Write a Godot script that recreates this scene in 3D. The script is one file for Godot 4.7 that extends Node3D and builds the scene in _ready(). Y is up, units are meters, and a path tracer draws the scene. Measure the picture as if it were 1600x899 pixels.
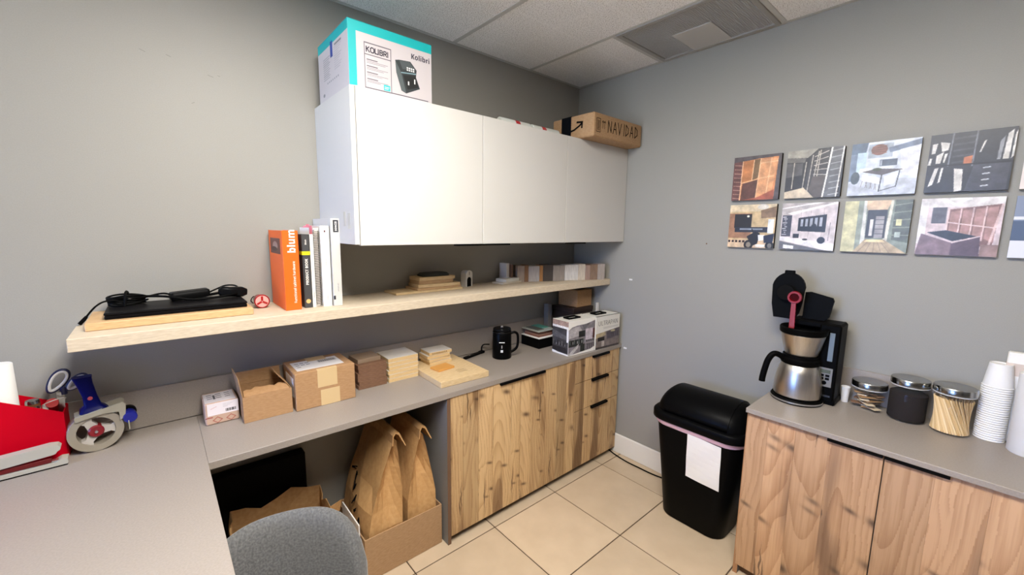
extends Node3D
# An office corner: x runs right along the back wall (right wall at x = 0), y up, z out of the back wall (z = 0).

const SY := 1.178      # top of the floating shelf
const YC := 0.76       # top of the long worktop and the desk
const RH := 0.772      # top of the coffee counter
const YT := 1.997      # top of the wall cabinets
const HC := 2.454      # ceiling

var used := {}
var M := {}
var gid := 10
var rng := RandomNumberGenerator.new()

# ------------------------------------------------------------------ nodes
func numbered(n: String) -> String:
	if not used.has(n):
		used[n] = 0
		return n
	used[n] += 1
	return "%s_%03d" % [n, used[n]]

func tag(o: Node, label: String, cat: String, group := "") -> void:
	o.set_meta("label", label)
	o.set_meta("category", cat)
	if group != "":
		o.set_meta("group", group)

func thing(called: String, label: String, cat: String, at := Vector3.ZERO, turn := 0.0, group := "") -> Node3D:
	var o := Node3D.new()
	o.name = numbered(called)
	add_child(o)
	o.position = at
	o.rotation.y = turn
	tag(o, label, cat, group)
	return o

func mesh_of(src) -> Mesh:
	if src is SurfaceTool:
		src.generate_normals()
		return src.commit()
	return src

func part(parent: Node, called: String, src, mat: Material, at := Vector3.ZERO, rot := Vector3.ZERO) -> MeshInstance3D:
	var o := MeshInstance3D.new()
	o.name = called
	o.mesh = mesh_of(src)
	o.material_override = mat
	o.position = at
	o.rotation = rot
	parent.add_child(o, true)
	return o

func single(called: String, src, mat: Material, label: String, cat: String, at := Vector3.ZERO, turn := 0.0, group := "") -> MeshInstance3D:
	var o := part(self, numbered(called), src, mat, at, Vector3(0, turn, 0))
	tag(o, label, cat, group)
	return o

func struct_node(called: String) -> Node3D:
	var o := Node3D.new()
	o.name = called
	o.set_meta("kind", "structure")
	add_child(o)
	return o

func structure(called: String, src, mat: Material, at := Vector3.ZERO) -> MeshInstance3D:
	var o := part(self, called, src, mat, at)
	o.set_meta("kind", "structure")
	return o

# ------------------------------------------------------------------ shapes
func S() -> SurfaceTool:
	var st := SurfaceTool.new()
	st.begin(Mesh.PRIMITIVE_TRIANGLES)
	return st

func uvof(p: Vector3, n: Vector3) -> Vector2:
	var a := n.abs()
	if a.x >= a.y and a.x >= a.z:
		return Vector2(p.z, -p.y)
	if a.y >= a.z:
		return Vector2(p.x, p.z)
	return Vector2(p.x, -p.y)

func tri(st: SurfaceTool, a: Vector3, b: Vector3, c: Vector3, out: Vector3, g := -1) -> void:
	var n := (a - c).cross(a - b)
	if n.dot(out) < 0.0:
		var t := b
		b = c
		c = t
		n = -n
	for p in [a, b, c]:
		st.set_smooth_group(g)
		st.set_uv(uvof(p, n))
		st.add_vertex(p)

func quad(st: SurfaceTool, a: Vector3, b: Vector3, c: Vector3, d: Vector3, out: Vector3, g := -1) -> void:
	tri(st, a, b, c, out, g)
	tri(st, a, c, d, out, g)

# chamfered box, centre c, size s, bevel b
func cbox(st: SurfaceTool, c: Vector3, s: Vector3, b := 0.0015, bas := Basis.IDENTITY) -> void:
	var h := s * 0.5
	b = minf(b, minf(h.x, minf(h.y, h.z)) * 0.9)
	var P := {}
	for sx in [-1, 1]:
		for sy in [-1, 1]:
			for sz in [-1, 1]:
				var k := Vector3i(sx, sy, sz)
				P[k] = [c + bas * Vector3(sx * h.x, sy * (h.y - b), sz * (h.z - b)),
					c + bas * Vector3(sx * (h.x - b), sy * h.y, sz * (h.z - b)),
					c + bas * Vector3(sx * (h.x - b), sy * (h.y - b), sz * h.z)]
	for q in [-1, 1]:
		quad(st, P[Vector3i(q, -1, -1)][0], P[Vector3i(q, 1, -1)][0], P[Vector3i(q, 1, 1)][0], P[Vector3i(q, -1, 1)][0], bas * Vector3(q, 0, 0))
		quad(st, P[Vector3i(-1, q, -1)][1], P[Vector3i(1, q, -1)][1], P[Vector3i(1, q, 1)][1], P[Vector3i(-1, q, 1)][1], bas * Vector3(0, q, 0))
		quad(st, P[Vector3i(-1, -1, q)][2], P[Vector3i(1, -1, q)][2], P[Vector3i(1, 1, q)][2], P[Vector3i(-1, 1, q)][2], bas * Vector3(0, 0, q))
	for p in [-1, 1]:
		for q in [-1, 1]:
			quad(st, P[Vector3i(p, q, -1)][0], P[Vector3i(p, q, -1)][1], P[Vector3i(p, q, 1)][1], P[Vector3i(p, q, 1)][0], bas * Vector3(p, q, 0))
			quad(st, P[Vector3i(p, -1, q)][0], P[Vector3i(p, -1, q)][2], P[Vector3i(p, 1, q)][2], P[Vector3i(p, 1, q)][0], bas * Vector3(p, 0, q))
			quad(st, P[Vector3i(-1, p, q)][1], P[Vector3i(-1, p, q)][2], P[Vector3i(1, p, q)][2], P[Vector3i(1, p, q)][1], bas * Vector3(0, p, q))
	for k in P:
		tri(st, P[k][0], P[k][1], P[k][2], bas * Vector3(k))

# box from two corners
func bx(x0: float, x1: float, y0: float, y1: float, z0: float, z1: float, b := 0.0015) -> SurfaceTool:
	var st := S()
	cbox(st, Vector3(x0 + x1, y0 + y1, z0 + z1) * 0.5, Vector3(x1 - x0, y1 - y0, z1 - z0), b)
	return st

# box standing on its local origin (centred in x and z)
func stand(w: float, h: float, d: float, b := 0.0015) -> SurfaceTool:
	return bx(-w / 2, w / 2, 0, h, -d / 2, d / 2, b)

func lathe(st: SurfaceTool, prof: Array, n := 32, at := Vector3.ZERO, bas := Basis.IDENTITY) -> void:
	gid += 1
	var prev := Vector2.ZERO
	for i in prof.size() - 1:
		var a: Vector2 = prof[i]
		var b: Vector2 = prof[i + 1]
		var d := (b - a).normalized()
		if i > 0 and prev.dot(d) < 0.8:
			gid += 1
		prev = d
		var nrm := Vector2(d.y, -d.x)
		for k in n:
			var t0 := TAU * k / n
			var t1 := TAU * (k + 1) / n
			var e0 := Vector3(cos(t0), 0, sin(t0))
			var e1 := Vector3(cos(t1), 0, sin(t1))
			var out := bas * ((e0 + e1).normalized() * nrm.x + Vector3(0, nrm.y, 0))
			var p0 := at + bas * (e0 * a.x + Vector3(0, a.y, 0))
			var p1 := at + bas * (e1 * a.x + Vector3(0, a.y, 0))
			var p2 := at + bas * (e1 * b.x + Vector3(0, b.y, 0))
			var p3 := at + bas * (e0 * b.x + Vector3(0, b.y, 0))
			if a.x < 1e-6:
				tri(st, p0, p2, p3, out, gid)
			elif b.x < 1e-6:
				tri(st, p0, p1, p2, out, gid)
			else:
				quad(st, p0, p1, p2, p3, out, gid)
	gid += 1

func V2(a: Array) -> Array:
	var r := []
	for i in range(0, a.size(), 2):
		r.append(Vector2(a[i], a[i + 1]))
	return r

func V3(a: Array) -> Array:
	var r := []
	for i in range(0, a.size(), 3):
		r.append(Vector3(a[i], a[i + 1], a[i + 2]))
	return r

# smooth path through points
func curve(pts: Array, per := 8) -> Array:
	var r := []
	for i in pts.size() - 1:
		var a: Vector3 = pts[maxi(i - 1, 0)]
		var b: Vector3 = pts[i]
		var c: Vector3 = pts[i + 1]
		var d: Vector3 = pts[mini(i + 2, pts.size() - 1)]
		for k in per:
			r.append(b.cubic_interpolate(c, a, d, float(k) / per))
	r.append(pts[-1])
	return r

func tube(st: SurfaceTool, pts: Array, rad, n := 10, closed := false) -> void:
	gid += 1
	var rings := []
	var up := Vector3.ZERO
	var m := pts.size()
	for i in m:
		var a: Vector3 = pts[(i - 1 + m) % m] if closed else pts[maxi(i - 1, 0)]
		var b: Vector3 = pts[(i + 1) % m] if closed else pts[mini(i + 1, m - 1)]
		var t := (b - a).normalized()
		if i == 0:
			up = t.cross(Vector3.UP if absf(t.y) < 0.9 else Vector3.RIGHT).normalized()
		else:
			up = (up - t * up.dot(t)).normalized()
		var w := t.cross(up)
		var r: float = rad[i] if rad is Array else rad
		var ring := []
		for k in n:
			var q := TAU * k / n
			ring.append(pts[i] + (up * cos(q) + w * sin(q)) * r)
		rings.append(ring)
	for i in (m if closed else m - 1):
		var j := (i + 1) % m
		for k in n:
			var l := (k + 1) % n
			quad(st, rings[i][k], rings[i][l], rings[j][l], rings[j][k], (rings[i][k] + rings[i][l]) * 0.5 - pts[i], gid)
	if not closed:
		for e in [[0, 1], [m - 1, m - 2]]:
			for k in n:
				tri(st, pts[e[0]], rings[e[0]][k], rings[e[0]][(k + 1) % n], pts[e[0]] - pts[e[1]])
	gid += 1

# loops of equal length joined; flat when g < 0
func loft(st: SurfaceTool, loops: Array, cap0 := true, cap1 := true, smooth := true, inside := false) -> void:
	gid += 1
	var g := gid if smooth else -1
	var cs := []
	for l in loops:
		var c := Vector3.ZERO
		for p in l:
			c += p
		cs.append(c / l.size())
	for i in loops.size() - 1:
		var n: int = loops[i].size()
		for k in n:
			var l := (k + 1) % n
			var out: Vector3 = (loops[i][k] + loops[i][l] + loops[i + 1][k] + loops[i + 1][l]) * 0.25 - (cs[i] + cs[i + 1]) * 0.5
			quad(st, loops[i][k], loops[i][l], loops[i + 1][l], loops[i + 1][k], -out if inside else out, g)
	for e in [[0, 1, cap0], [loops.size() - 1, loops.size() - 2, cap1]]:
		if e[2]:
			var lp: Array = loops[e[0]]
			for k in lp.size():
				tri(st, cs[e[0]], lp[k], lp[(k + 1) % lp.size()], cs[e[0]] - cs[e[1]])
	gid += 1

# rounded rectangle loop in xz
func rrect(hx: float, hz: float, r: float, y: float, cx := 0.0, cz := 0.0, n := 6) -> Array:
	var l := []
	r = minf(r, minf(hx, hz) * 0.999)
	for q in 4:
		var c := Vector2(hx - r, hz - r) * Vector2([1, -1, -1, 1][q], [1, 1, -1, -1][q])
		for k in n + 1:
			var a := PI / 2 * (q + float(k) / n)
			l.append(Vector3(cx + c.x + cos(a) * r, y, cz + c.y + sin(a) * r))
	return l

# polygon in a plane, extruded: origin o, axes u, v, depth along w
func extrude(st: SurfaceTool, poly: Array, o: Vector3, u: Vector3, v: Vector3, depth: float) -> void:
	var w := u.cross(v).normalized() * depth
	var pk := PackedVector2Array(poly)
	var idx := Geometry2D.triangulate_polygon(pk)
	var P := []
	for p in poly:
		P.append(o + u * p.x + v * p.y)
	for i in range(0, idx.size(), 3):
		tri(st, P[idx[i]] + w, P[idx[i + 1]] + w, P[idx[i + 2]] + w, w)
		tri(st, P[idx[i]], P[idx[i + 1]], P[idx[i + 2]], -w)
	var area := 0.0
	for i in poly.size():
		var a: Vector2 = poly[i]
		var b: Vector2 = poly[(i + 1) % poly.size()]
		area += a.cross(b)
	for i in poly.size():
		var a: Vector2 = poly[i]
		var b: Vector2 = poly[(i + 1) % poly.size()]
		var e := b - a
		var nn := Vector2(e.y, -e.x) * signf(area)
		quad(st, P[i], P[(i + 1) % poly.size()], P[(i + 1) % poly.size()] + w, P[i] + w, u * nn.x + v * nn.y)

# flat ribbon strokes (handwriting, print marks) on a plane
func strokes(st: SurfaceTool, lines: Array, o: Vector3, u: Vector3, v: Vector3, width: float, t := 0.0004) -> void:
	for l in lines:
		for i in l.size() - 1:
			var a: Vector2 = l[i]
			var b: Vector2 = l[i + 1]
			var d := (b - a).normalized() * width * 0.5
			var n := Vector2(-d.y, d.x)
			extrude(st, [a - d - n, b + d - n, b + d + n, a - d + n], o, u, v, t)

# plate with a printed face: corner o (top left), u to the right, v down, sizes in metres; uv runs 0..1
func plate(o: Vector3, u: Vector3, v: Vector3, t := 0.0006) -> SurfaceTool:
	var st := S()
	var n := v.cross(u).normalized() * t
	var P := [o, o + u, o + u + v, o + v]
	var U := [Vector2(0, 0), Vector2(1, 0), Vector2(1, 1), Vector2(0, 1)]
	for q in [[0, 1, 2], [0, 2, 3]]:
		var a: Vector3 = P[q[0]] + n
		var b: Vector3 = P[q[1]] + n
		var c: Vector3 = P[q[2]] + n
		var ord := [0, 1, 2]
		if (a - c).cross(a - b).dot(n) < 0:
			ord = [0, 2, 1]
		for k in ord:
			st.set_smooth_group(-1)
			st.set_uv(U[q[k]])
			st.add_vertex(P[q[k]] + n)
	for i in 4:
		var j := (i + 1) % 4
		var mid: Vector3 = (P[i] + P[j]) * 0.5 - (P[0] + P[2]) * 0.5
		var ids := [P[i], P[j], P[j] + n, P[i] + n]
		for q in [[0, 1, 2], [0, 2, 3]]:
			var a: Vector3 = ids[q[0]]
			var b: Vector3 = ids[q[1]]
			var c: Vector3 = ids[q[2]]
			if (a - c).cross(a - b).dot(mid) < 0:
				var tmp := b
				b = c
				c = tmp
			for p in [a, b, c]:
				st.set_smooth_group(-1)
				st.set_uv(U[i])
				st.add_vertex(p)
	return st

func text_mesh(s: String, size: float, weight := 400, fam := "Droid Sans") -> TextMesh:
	var f := SystemFont.new()
	f.font_names = PackedStringArray([fam])
	f.font_weight = weight
	var t := TextMesh.new()
	t.text = s
	t.font = f
	t.font_size = 64
	t.pixel_size = size / 64.0
	t.depth = 0.0006
	t.curve_step = 1.0
	return t

# ------------------------------------------------------------------ materials
func lin(img: Image) -> ImageTexture:
	img.generate_mipmaps()
	return ImageTexture.create_from_image(img)

func noise_img(seed_: int, freq: float, size := 256, oct := 4) -> Image:
	var n := FastNoiseLite.new()
	n.seed = seed_
	n.frequency = freq
	n.fractal_octaves = oct
	return n.get_seamless_image(size, size)

# two-tone noise texture: colours given in sRGB
func mottled(seed_: int, freq: float, a: Color, b: Color, size := 256, oct := 4, contrast := 1.0) -> ImageTexture:
	var src := noise_img(seed_, freq, size, oct)
	var img := Image.create(size, size, false, Image.FORMAT_RGB8)
	for y in size:
		for x in size:
			var v := clampf((src.get_pixel(x, y).r - 0.5) * contrast + 0.5, 0, 1)
			img.set_pixel(x, y, a.lerp(b, v))
	return lin(img)

func flat(key: String, c: Color, rough := 0.7, metal := 0.0) -> StandardMaterial3D:
	if M.has(key):
		return M[key]
	var m := StandardMaterial3D.new()
	m.albedo_color = c
	m.roughness = rough
	m.metallic = metal
	if metal == 0.0 and c.get_luminance() < 0.08:
		m.metallic_specular = 0.16
	M[key] = m
	return m

func tri_mat(key: String, tex: Texture2D, scale: Vector3, rough := 0.7, bump: Texture2D = null, bump_cm := 0.0, world := false) -> StandardMaterial3D:
	var m := StandardMaterial3D.new()
	m.albedo_texture = tex
	m.roughness = rough
	m.uv1_triplanar = true
	m.uv1_world_triplanar = world
	m.uv1_scale = scale
	if bump:
		m.heightmap_enabled = true
		m.heightmap_texture = bump
		m.heightmap_scale = bump_cm
	M[key] = m
	return m

func wood_tex(seed_: int, w: int, h: int, light: Color, mid: Color, dark: Color, knots: int, boards: int, freq: float, streak: float) -> ImageTexture:
	var r := RandomNumberGenerator.new()
	r.seed = seed_
	var n := FastNoiseLite.new()
	n.seed = seed_
	n.frequency = 1.0
	n.fractal_octaves = 3
	var kn := []
	for i in knots:
		kn.append([r.randf_range(0.03, 0.97), r.randf_range(0.02, 0.98), r.randf_range(0.006, 0.027), r.randf_range(0.4, 0.9), r.randf_range(0.6, 3.0)])
	var bd := []
	for i in boards:
		bd.append([(i + r.randf_range(0.25, 0.75)) / boards, r.randf_range(-0.6, 1.6), r.randf_range(0.06, 0.16), r.randf_range(-0.1, 0.1)])
	var cracks := []
	for i in knots / 3:
		cracks.append([r.randf(), r.randf(), r.randf_range(0.05, 0.16)])
	var img := Image.create(w, h, false, Image.FORMAT_RGB8)
	for y in h:
		var v := float(y) / h
		var near := []
		for k in kn:
			if absf(v - k[1]) < 0.1:
				near.append(k)
		for x in w:
			var u := float(x) / w
			var du := 0.0
			var kd := 0.0
			for k in near:
				var ax: float = (u - k[0]) / k[2]
				var ay: float = (v - k[1] - (u - k[0]) * 0.25) / (k[2] * 0.62)
				var q := ax * ax + ay * ay * 0.12
				du += ax * 0.012 * exp(-q * 0.22)
				kd = maxf(kd, k[3] * exp(-(ax * ax + ay * ay * k[4]) * 0.9))
			var B: Array = bd[mini(int(u * boards), boards - 1)]
			var wob := n.get_noise_2d(u * 2.4, v * 1.1)
			var du2: float = u - B[0] + wob * 0.035 + du
			var dv: float = (v - B[1]) * B[2]
			var rr := sqrt(du2 * du2 + dv * dv)
			var ring := fposmod(rr * freq + wob * 0.6, 1.0)
			ring = pow(ring, 2.2)
			var fib := n.get_noise_2d(u * 200.0, v * 4.0 + 30.0)
			var fine := n.get_noise_2d(u * 55.0, v * 1.3 + 10.0)
			var blot := n.get_noise_2d(u * 5.0 + 9.0, v * 0.9 + 70.0)
			var c := light.lerp(mid, clampf(ring * 0.62 + fib * 0.28 + fine * 0.3 + 0.1 + blot * 0.45 + B[3], 0, 1))
			c = c.lerp(dark, clampf((blot - 0.16) * streak * 2.2 + maxf(0.0, fine - 0.25) * streak * 0.8, 0, 0.5))
			for k in cracks:
				if absf(v - k[1]) < k[2]:
					var e := absf(u - k[0] - n.get_noise_2d(v * 14.0, k[0] * 50.0) * 0.006) * w
					var f: float = 1.0 - absf(v - k[1]) / k[2]
					c = c.lerp(dark * 0.8, clampf(1.6 * f - e * 0.7, 0, 0.7))
			c = c.lerp(dark * 0.75, clampf(kd, 0, 0.88))
			img.set_pixel(x, y, c)
	return lin(img)

func uv_mat(key: String, tex: Texture2D, scale: Vector3, off: Vector3, rough := 0.6) -> StandardMaterial3D:
	var m := StandardMaterial3D.new()
	m.albedo_texture = tex
	m.uv1_scale = scale
	m.uv1_offset = off
	m.roughness = rough
	if key != "":
		M[key] = m
	return m

# ------------------------------------------------------------------ prints
func canvas(w: int, h: int, c: Color) -> Image:
	var img := Image.create(w, h, false, Image.FORMAT_RGB8)
	img.fill(c)
	return img

func poly(img: Image, c: Color, pts: Array) -> void:   # pts: flat list of 0..1 coordinates
	var w := img.get_width()
	var h := img.get_height()
	var P := V2(pts)
	var lo := 1e9
	var hi := -1e9
	for p in P:
		lo = minf(lo, p.y)
		hi = maxf(hi, p.y)
	for y in range(maxi(0, int(lo * h)), mini(h, int(hi * h) + 1)):
		var yy := (y + 0.5) / h
		var xs := []
		for i in P.size():
			var a: Vector2 = P[i]
			var b: Vector2 = P[(i + 1) % P.size()]
			if (a.y <= yy) != (b.y <= yy):
				xs.append(a.x + (yy - a.y) / (b.y - a.y) * (b.x - a.x))
		xs.sort()
		for i in range(0, xs.size() - 1, 2):
			var x0 := clampi(int(round(xs[i] * w)), 0, w)
			var x1 := clampi(int(round(xs[i + 1] * w)), 0, w)
			if x1 > x0:
				img.fill_rect(Rect2i(x0, y, x1 - x0, 1), c)

func oval(img: Image, c: Color, x: float, y: float, rx: float, ry: float) -> void:
	var p := []
	for k in 24:
		p.append_array([x + cos(TAU * k / 24) * rx, y + sin(TAU * k / 24) * ry])
	poly(img, c, p)

func rect(img: Image, c: Color, x0: float, y0: float, x1: float, y1: float) -> void:
	poly(img, c, [x0, y0, x1, y0, x1, y1, x0, y1])

func line(img: Image, c: Color, x0: float, y0: float, x1: float, y1: float, t: float) -> void:
	var d := Vector2(x1 - x0, y1 - y0).normalized() * t * 0.5
	poly(img, c, [x0 - d.y, y0 + d.x, x1 - d.y, y1 + d.x, x1 + d.y, y1 - d.x, x0 + d.y, y0 - d.x])

func grain(img: Image, seed_: int, amt: float) -> void:
	# soften to photographic sharpness, then add mottling
	var w0 := img.get_width()
	var h0 := img.get_height()
	img.resize(w0 / 2, h0 / 2, Image.INTERPOLATE_BILINEAR)
	img.resize(w0, h0, Image.INTERPOLATE_CUBIC)
	var n2 := FastNoiseLite.new()
	n2.seed = seed_ + 50
	n2.frequency = 0.022
	n2.fractal_octaves = 4
	var n := FastNoiseLite.new()
	n.seed = seed_
	n.frequency = 0.09
	for y in img.get_height():
		for x in img.get_width():
			var v := 1.0 + n.get_noise_2d(x, y) * amt + n2.get_noise_2d(x, y) * 0.2
			var c := img.get_pixel(x, y)
			img.set_pixel(x, y, Color(c.r * v, c.g * v, c.b * v))

func printed(img: Image, rough := 0.5) -> StandardMaterial3D:
	var m := StandardMaterial3D.new()
	m.albedo_texture = lin(img)
	m.roughness = rough
	return m

func G(v: float) -> Color:
	return Color(v, v, v)

# ------------------------------------------------------------------ scene
func _ready() -> void:
	rng.seed = 7
	var cam := Camera3D.new()
	cam.name = "camera"
	cam.position = Vector3(-2.2886, 1.4963, 1.9632)
	cam.rotation = Vector3(-0.1400, -0.7147, 0.0136)
	cam.fov = 69.711
	cam.near = 0.05
	add_child(cam)
	cam.current = true

	var env := Environment.new()
	env.background_mode = Environment.BG_SKY
	var sky := Sky.new()
	var sm := ProceduralSkyMaterial.new()
	sm.sky_top_color = Color(0.30, 0.48, 0.88)
	sm.sky_horizon_color = Color(0.56, 0.71, 0.96)
	sm.ground_bottom_color = Color(0.58, 0.62, 0.68)
	sm.ground_horizon_color = Color(0.58, 0.63, 0.71)
	sm.sky_energy_multiplier = 4.4
	sm.ground_energy_multiplier = 6.2
	sky.sky_material = sm
	env.sky = sky
	env.tonemap_mode = Environment.TONE_MAPPER_LINEAR
	env.tonemap_exposure = 1.0
	env.sdfgi_enabled = true
	env.ssao_enabled = true
	env.ssil_enabled = true
	var we := WorldEnvironment.new()
	we.name = "world_environment"
	we.environment = env
	add_child(we)

	# the recessed ceiling panel (its lens box is built in ceiling_light)
	ceiling_light(Vector3(-1.935, HC, 1.60), 9.3, "lit white ceiling panel above the desk and long worktop")

	materials()
	room()
	wall_cabinets()
	shelf_and_tops()
	base_cabinets()
	coffee_counter()
	pictures()
	cabinet_top_items()
	shelf_items()
	worktop_items()
	desk_items()
	knee_space_items()
	waste_bin()
	coffee_items()
	small_marks()

func ceiling_light(at: Vector3, energy: float, label: String) -> void:
	var t := thing("ceiling_light", label, "ceiling light", at)
	var fr := S()
	for s in [[-0.297, 0, 0.016, 1.22], [0.297, 0, 0.016, 1.22], [0, -0.602, 0.58, 0.016], [0, 0.602, 0.58, 0.016]]:
		cbox(fr, Vector3(s[0], 0.0, s[1]), Vector3(s[2], 0.012, s[3]), 0.001)
	part(t, "frame", fr, flat("lampframe", Color(0.9, 0.9, 0.89), 0.5))
	var lm := StandardMaterial3D.new()
	lm.albedo_color = Color(0.95, 0.95, 0.93)
	lm.emission_enabled = true
	lm.emission = Color(1.0, 0.98, 0.945)
	lm.emission_energy_multiplier = 1.5
	part(t, "diffuser", bx(-0.289, 0.289, 0.002, 0.008, -0.594, 0.594, 0.001), lm)
	var l := AreaLight3D.new()
	l.name = "panel_light"
	l.area_size = Vector2(0.57, 1.18)
	l.light_color = Color(1.0, 0.98, 0.945)
	l.light_energy = energy
	l.shadow_enabled = true
	l.set("area_range", 12.0)
	l.rotation = Vector3(-PI / 2, 0, 0)
	l.position = Vector3(0, -0.012, 0)
	t.add_child(l)

func materials() -> void:
	tri_mat("wall", mottled(3, 0.2, Color(0.575, 0.566, 0.539), Color(0.595, 0.586, 0.559), 256), Vector3.ONE * 4.0, 0.5, lin(noise_img(4, 0.25, 256, 2)), 0.012, true)
	M["wall"].metallic_specular = 0.45
	var ct := mottled(5, 0.16, Color(0.80, 0.79, 0.775), Color(0.95, 0.945, 0.93), 256, 3, 1.5)
	var cimg := ct.get_image()
	for y in 256:
		for x in 256:
			var c := cimg.get_pixel(x, y)
			if c.r > 0.84:
				cimg.set_pixel(x, y, Color(0.955, 0.95, 0.94))
	tri_mat("ceil", lin(cimg), Vector3.ONE * 3.3, 0.95, lin(noise_img(5, 0.16, 256, 3)), 0.25, true)
	flat("tee", Color(0.74, 0.74, 0.72), 0.5)
	for k in 3:
		var s: float = [1.0, 0.975, 1.02][k]
		tri_mat("tile%d" % k, mottled(20 + k, 0.018, Color(0.75 * s, 0.67 * s, 0.57 * s), Color(0.795 * s, 0.715 * s, 0.615 * s), 256, 5, 0.9), Vector3.ONE * 1.3, 0.32, null, 0.0, true)
	flat("grout", Color(0.30, 0.235, 0.18), 0.9)
	flat("whitelac", Color(0.77, 0.763, 0.747), 0.55)
	M["whitelac"].metallic_specular = 0.3
	flat("whiteedge", Color(0.93, 0.925, 0.91), 0.4)
	flat("black", Color(0.035, 0.035, 0.038), 0.35)
	flat("blackmatte", Color(0.05, 0.05, 0.052), 0.6)
	flat("blackrubber", Color(0.03, 0.03, 0.03), 0.5)
	flat("paperwhite", Color(0.90, 0.895, 0.885), 0.8)
	tri_mat("counter", mottled(31, 0.2, Color(0.55, 0.516, 0.484), Color(0.595, 0.56, 0.528), 256, 4, 1.0), Vector3.ONE * 3.0, 0.42)
	tri_mat("greypanel", mottled(32, 0.2, Color(0.455, 0.45, 0.445), Color(0.50, 0.495, 0.49), 256, 4), Vector3.ONE * 3.0, 0.6)
	tri_mat("shelf", mottled(33, 0.06, Color(0.74, 0.68, 0.59), Color(0.80, 0.745, 0.66), 256, 5, 1.5), Vector3(2.0, 9.0, 9.0), 0.6)
	M["pine"] = wood_tex(41, 448, 896, Color(0.84, 0.71, 0.535), Color(0.665, 0.51, 0.345), Color(0.36, 0.25, 0.165), 26, 6, 62.0, 0.9)
	M["pine2"] = wood_tex(57, 448, 896, Color(0.80, 0.65, 0.51), Color(0.645, 0.485, 0.355), Color(0.40, 0.31, 0.25), 24, 4, 42.0, 0.8)
	flat("edgewood", Color(0.42, 0.31, 0.23), 0.7)
	tri_mat("card", mottled(61, 0.05, Color(0.64, 0.49, 0.335), Color(0.69, 0.54, 0.385), 256, 5, 1.3), Vector3(3, 9, 3), 0.85)
	tri_mat("card2", mottled(62, 0.05, Color(0.62, 0.49, 0.355), Color(0.68, 0.55, 0.41), 256, 5, 1.3), Vector3(3, 9, 3), 0.85)
	tri_mat("kraft", mottled(63, 0.03, Color(0.70, 0.53, 0.335), Color(0.77, 0.61, 0.41), 256, 5, 1.3), Vector3(5, 5, 5), 0.75)
	tri_mat("chip", mottled(64, 0.22, Color(0.70, 0.56, 0.36), Color(0.93, 0.83, 0.64), 256, 3, 2.6), Vector3.ONE * 6.0, 0.85)
	tri_mat("ply", mottled(65, 0.05, Color(0.76, 0.65, 0.48), Color(0.83, 0.73, 0.565), 256, 4, 1.4), Vector3(2, 14, 14), 0.65)
	tri_mat("ply2", mottled(66, 0.05, Color(0.66, 0.53, 0.38), Color(0.73, 0.60, 0.44), 256, 4, 1.4), Vector3(2, 14, 14), 0.65)
	tri_mat("beech", mottled(67, 0.05, Color(0.76, 0.61, 0.43), Color(0.81, 0.67, 0.49), 256, 4, 1.4), Vector3(2, 12, 12), 0.55)
	tri_mat("walnut", mottled(68, 0.05, Color(0.42, 0.30, 0.225), Color(0.50, 0.37, 0.285), 256, 4, 1.4), Vector3(3, 14, 14), 0.6)
	var felt := mottled(71, 0.11, Color(0.27, 0.27, 0.272), Color(0.40, 0.40, 0.403), 256, 5, 1.7)
	tri_mat("felt", felt, Vector3.ONE * 5.0, 0.95, lin(noise_img(72, 0.25, 256, 3)), 0.04)
	M["felt"].rim_enabled = true
	M["felt"].rim = 0.35
	var steel := mottled(75, 0.04, Color(0.74, 0.72, 0.69), Color(0.82, 0.80, 0.77), 128, 3)
	tri_mat("steel", steel, Vector3(30, 1, 30), 0.33, null, 0.0)
	M["steel"].metallic = 1.0
	flat("lidsteel", Color(0.64, 0.64, 0.63), 0.22, 1.0)
	flat("silver", Color(0.72, 0.72, 0.72), 0.3, 0.9)
	var gl := StandardMaterial3D.new()
	gl.albedo_color = Color(0.95, 0.97, 0.97, 0.02)
	gl.transparency = BaseMaterial3D.TRANSPARENCY_ALPHA
	gl.roughness = 0.03
	gl.metallic_specular = 0.1
	M["glass"] = gl

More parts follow.
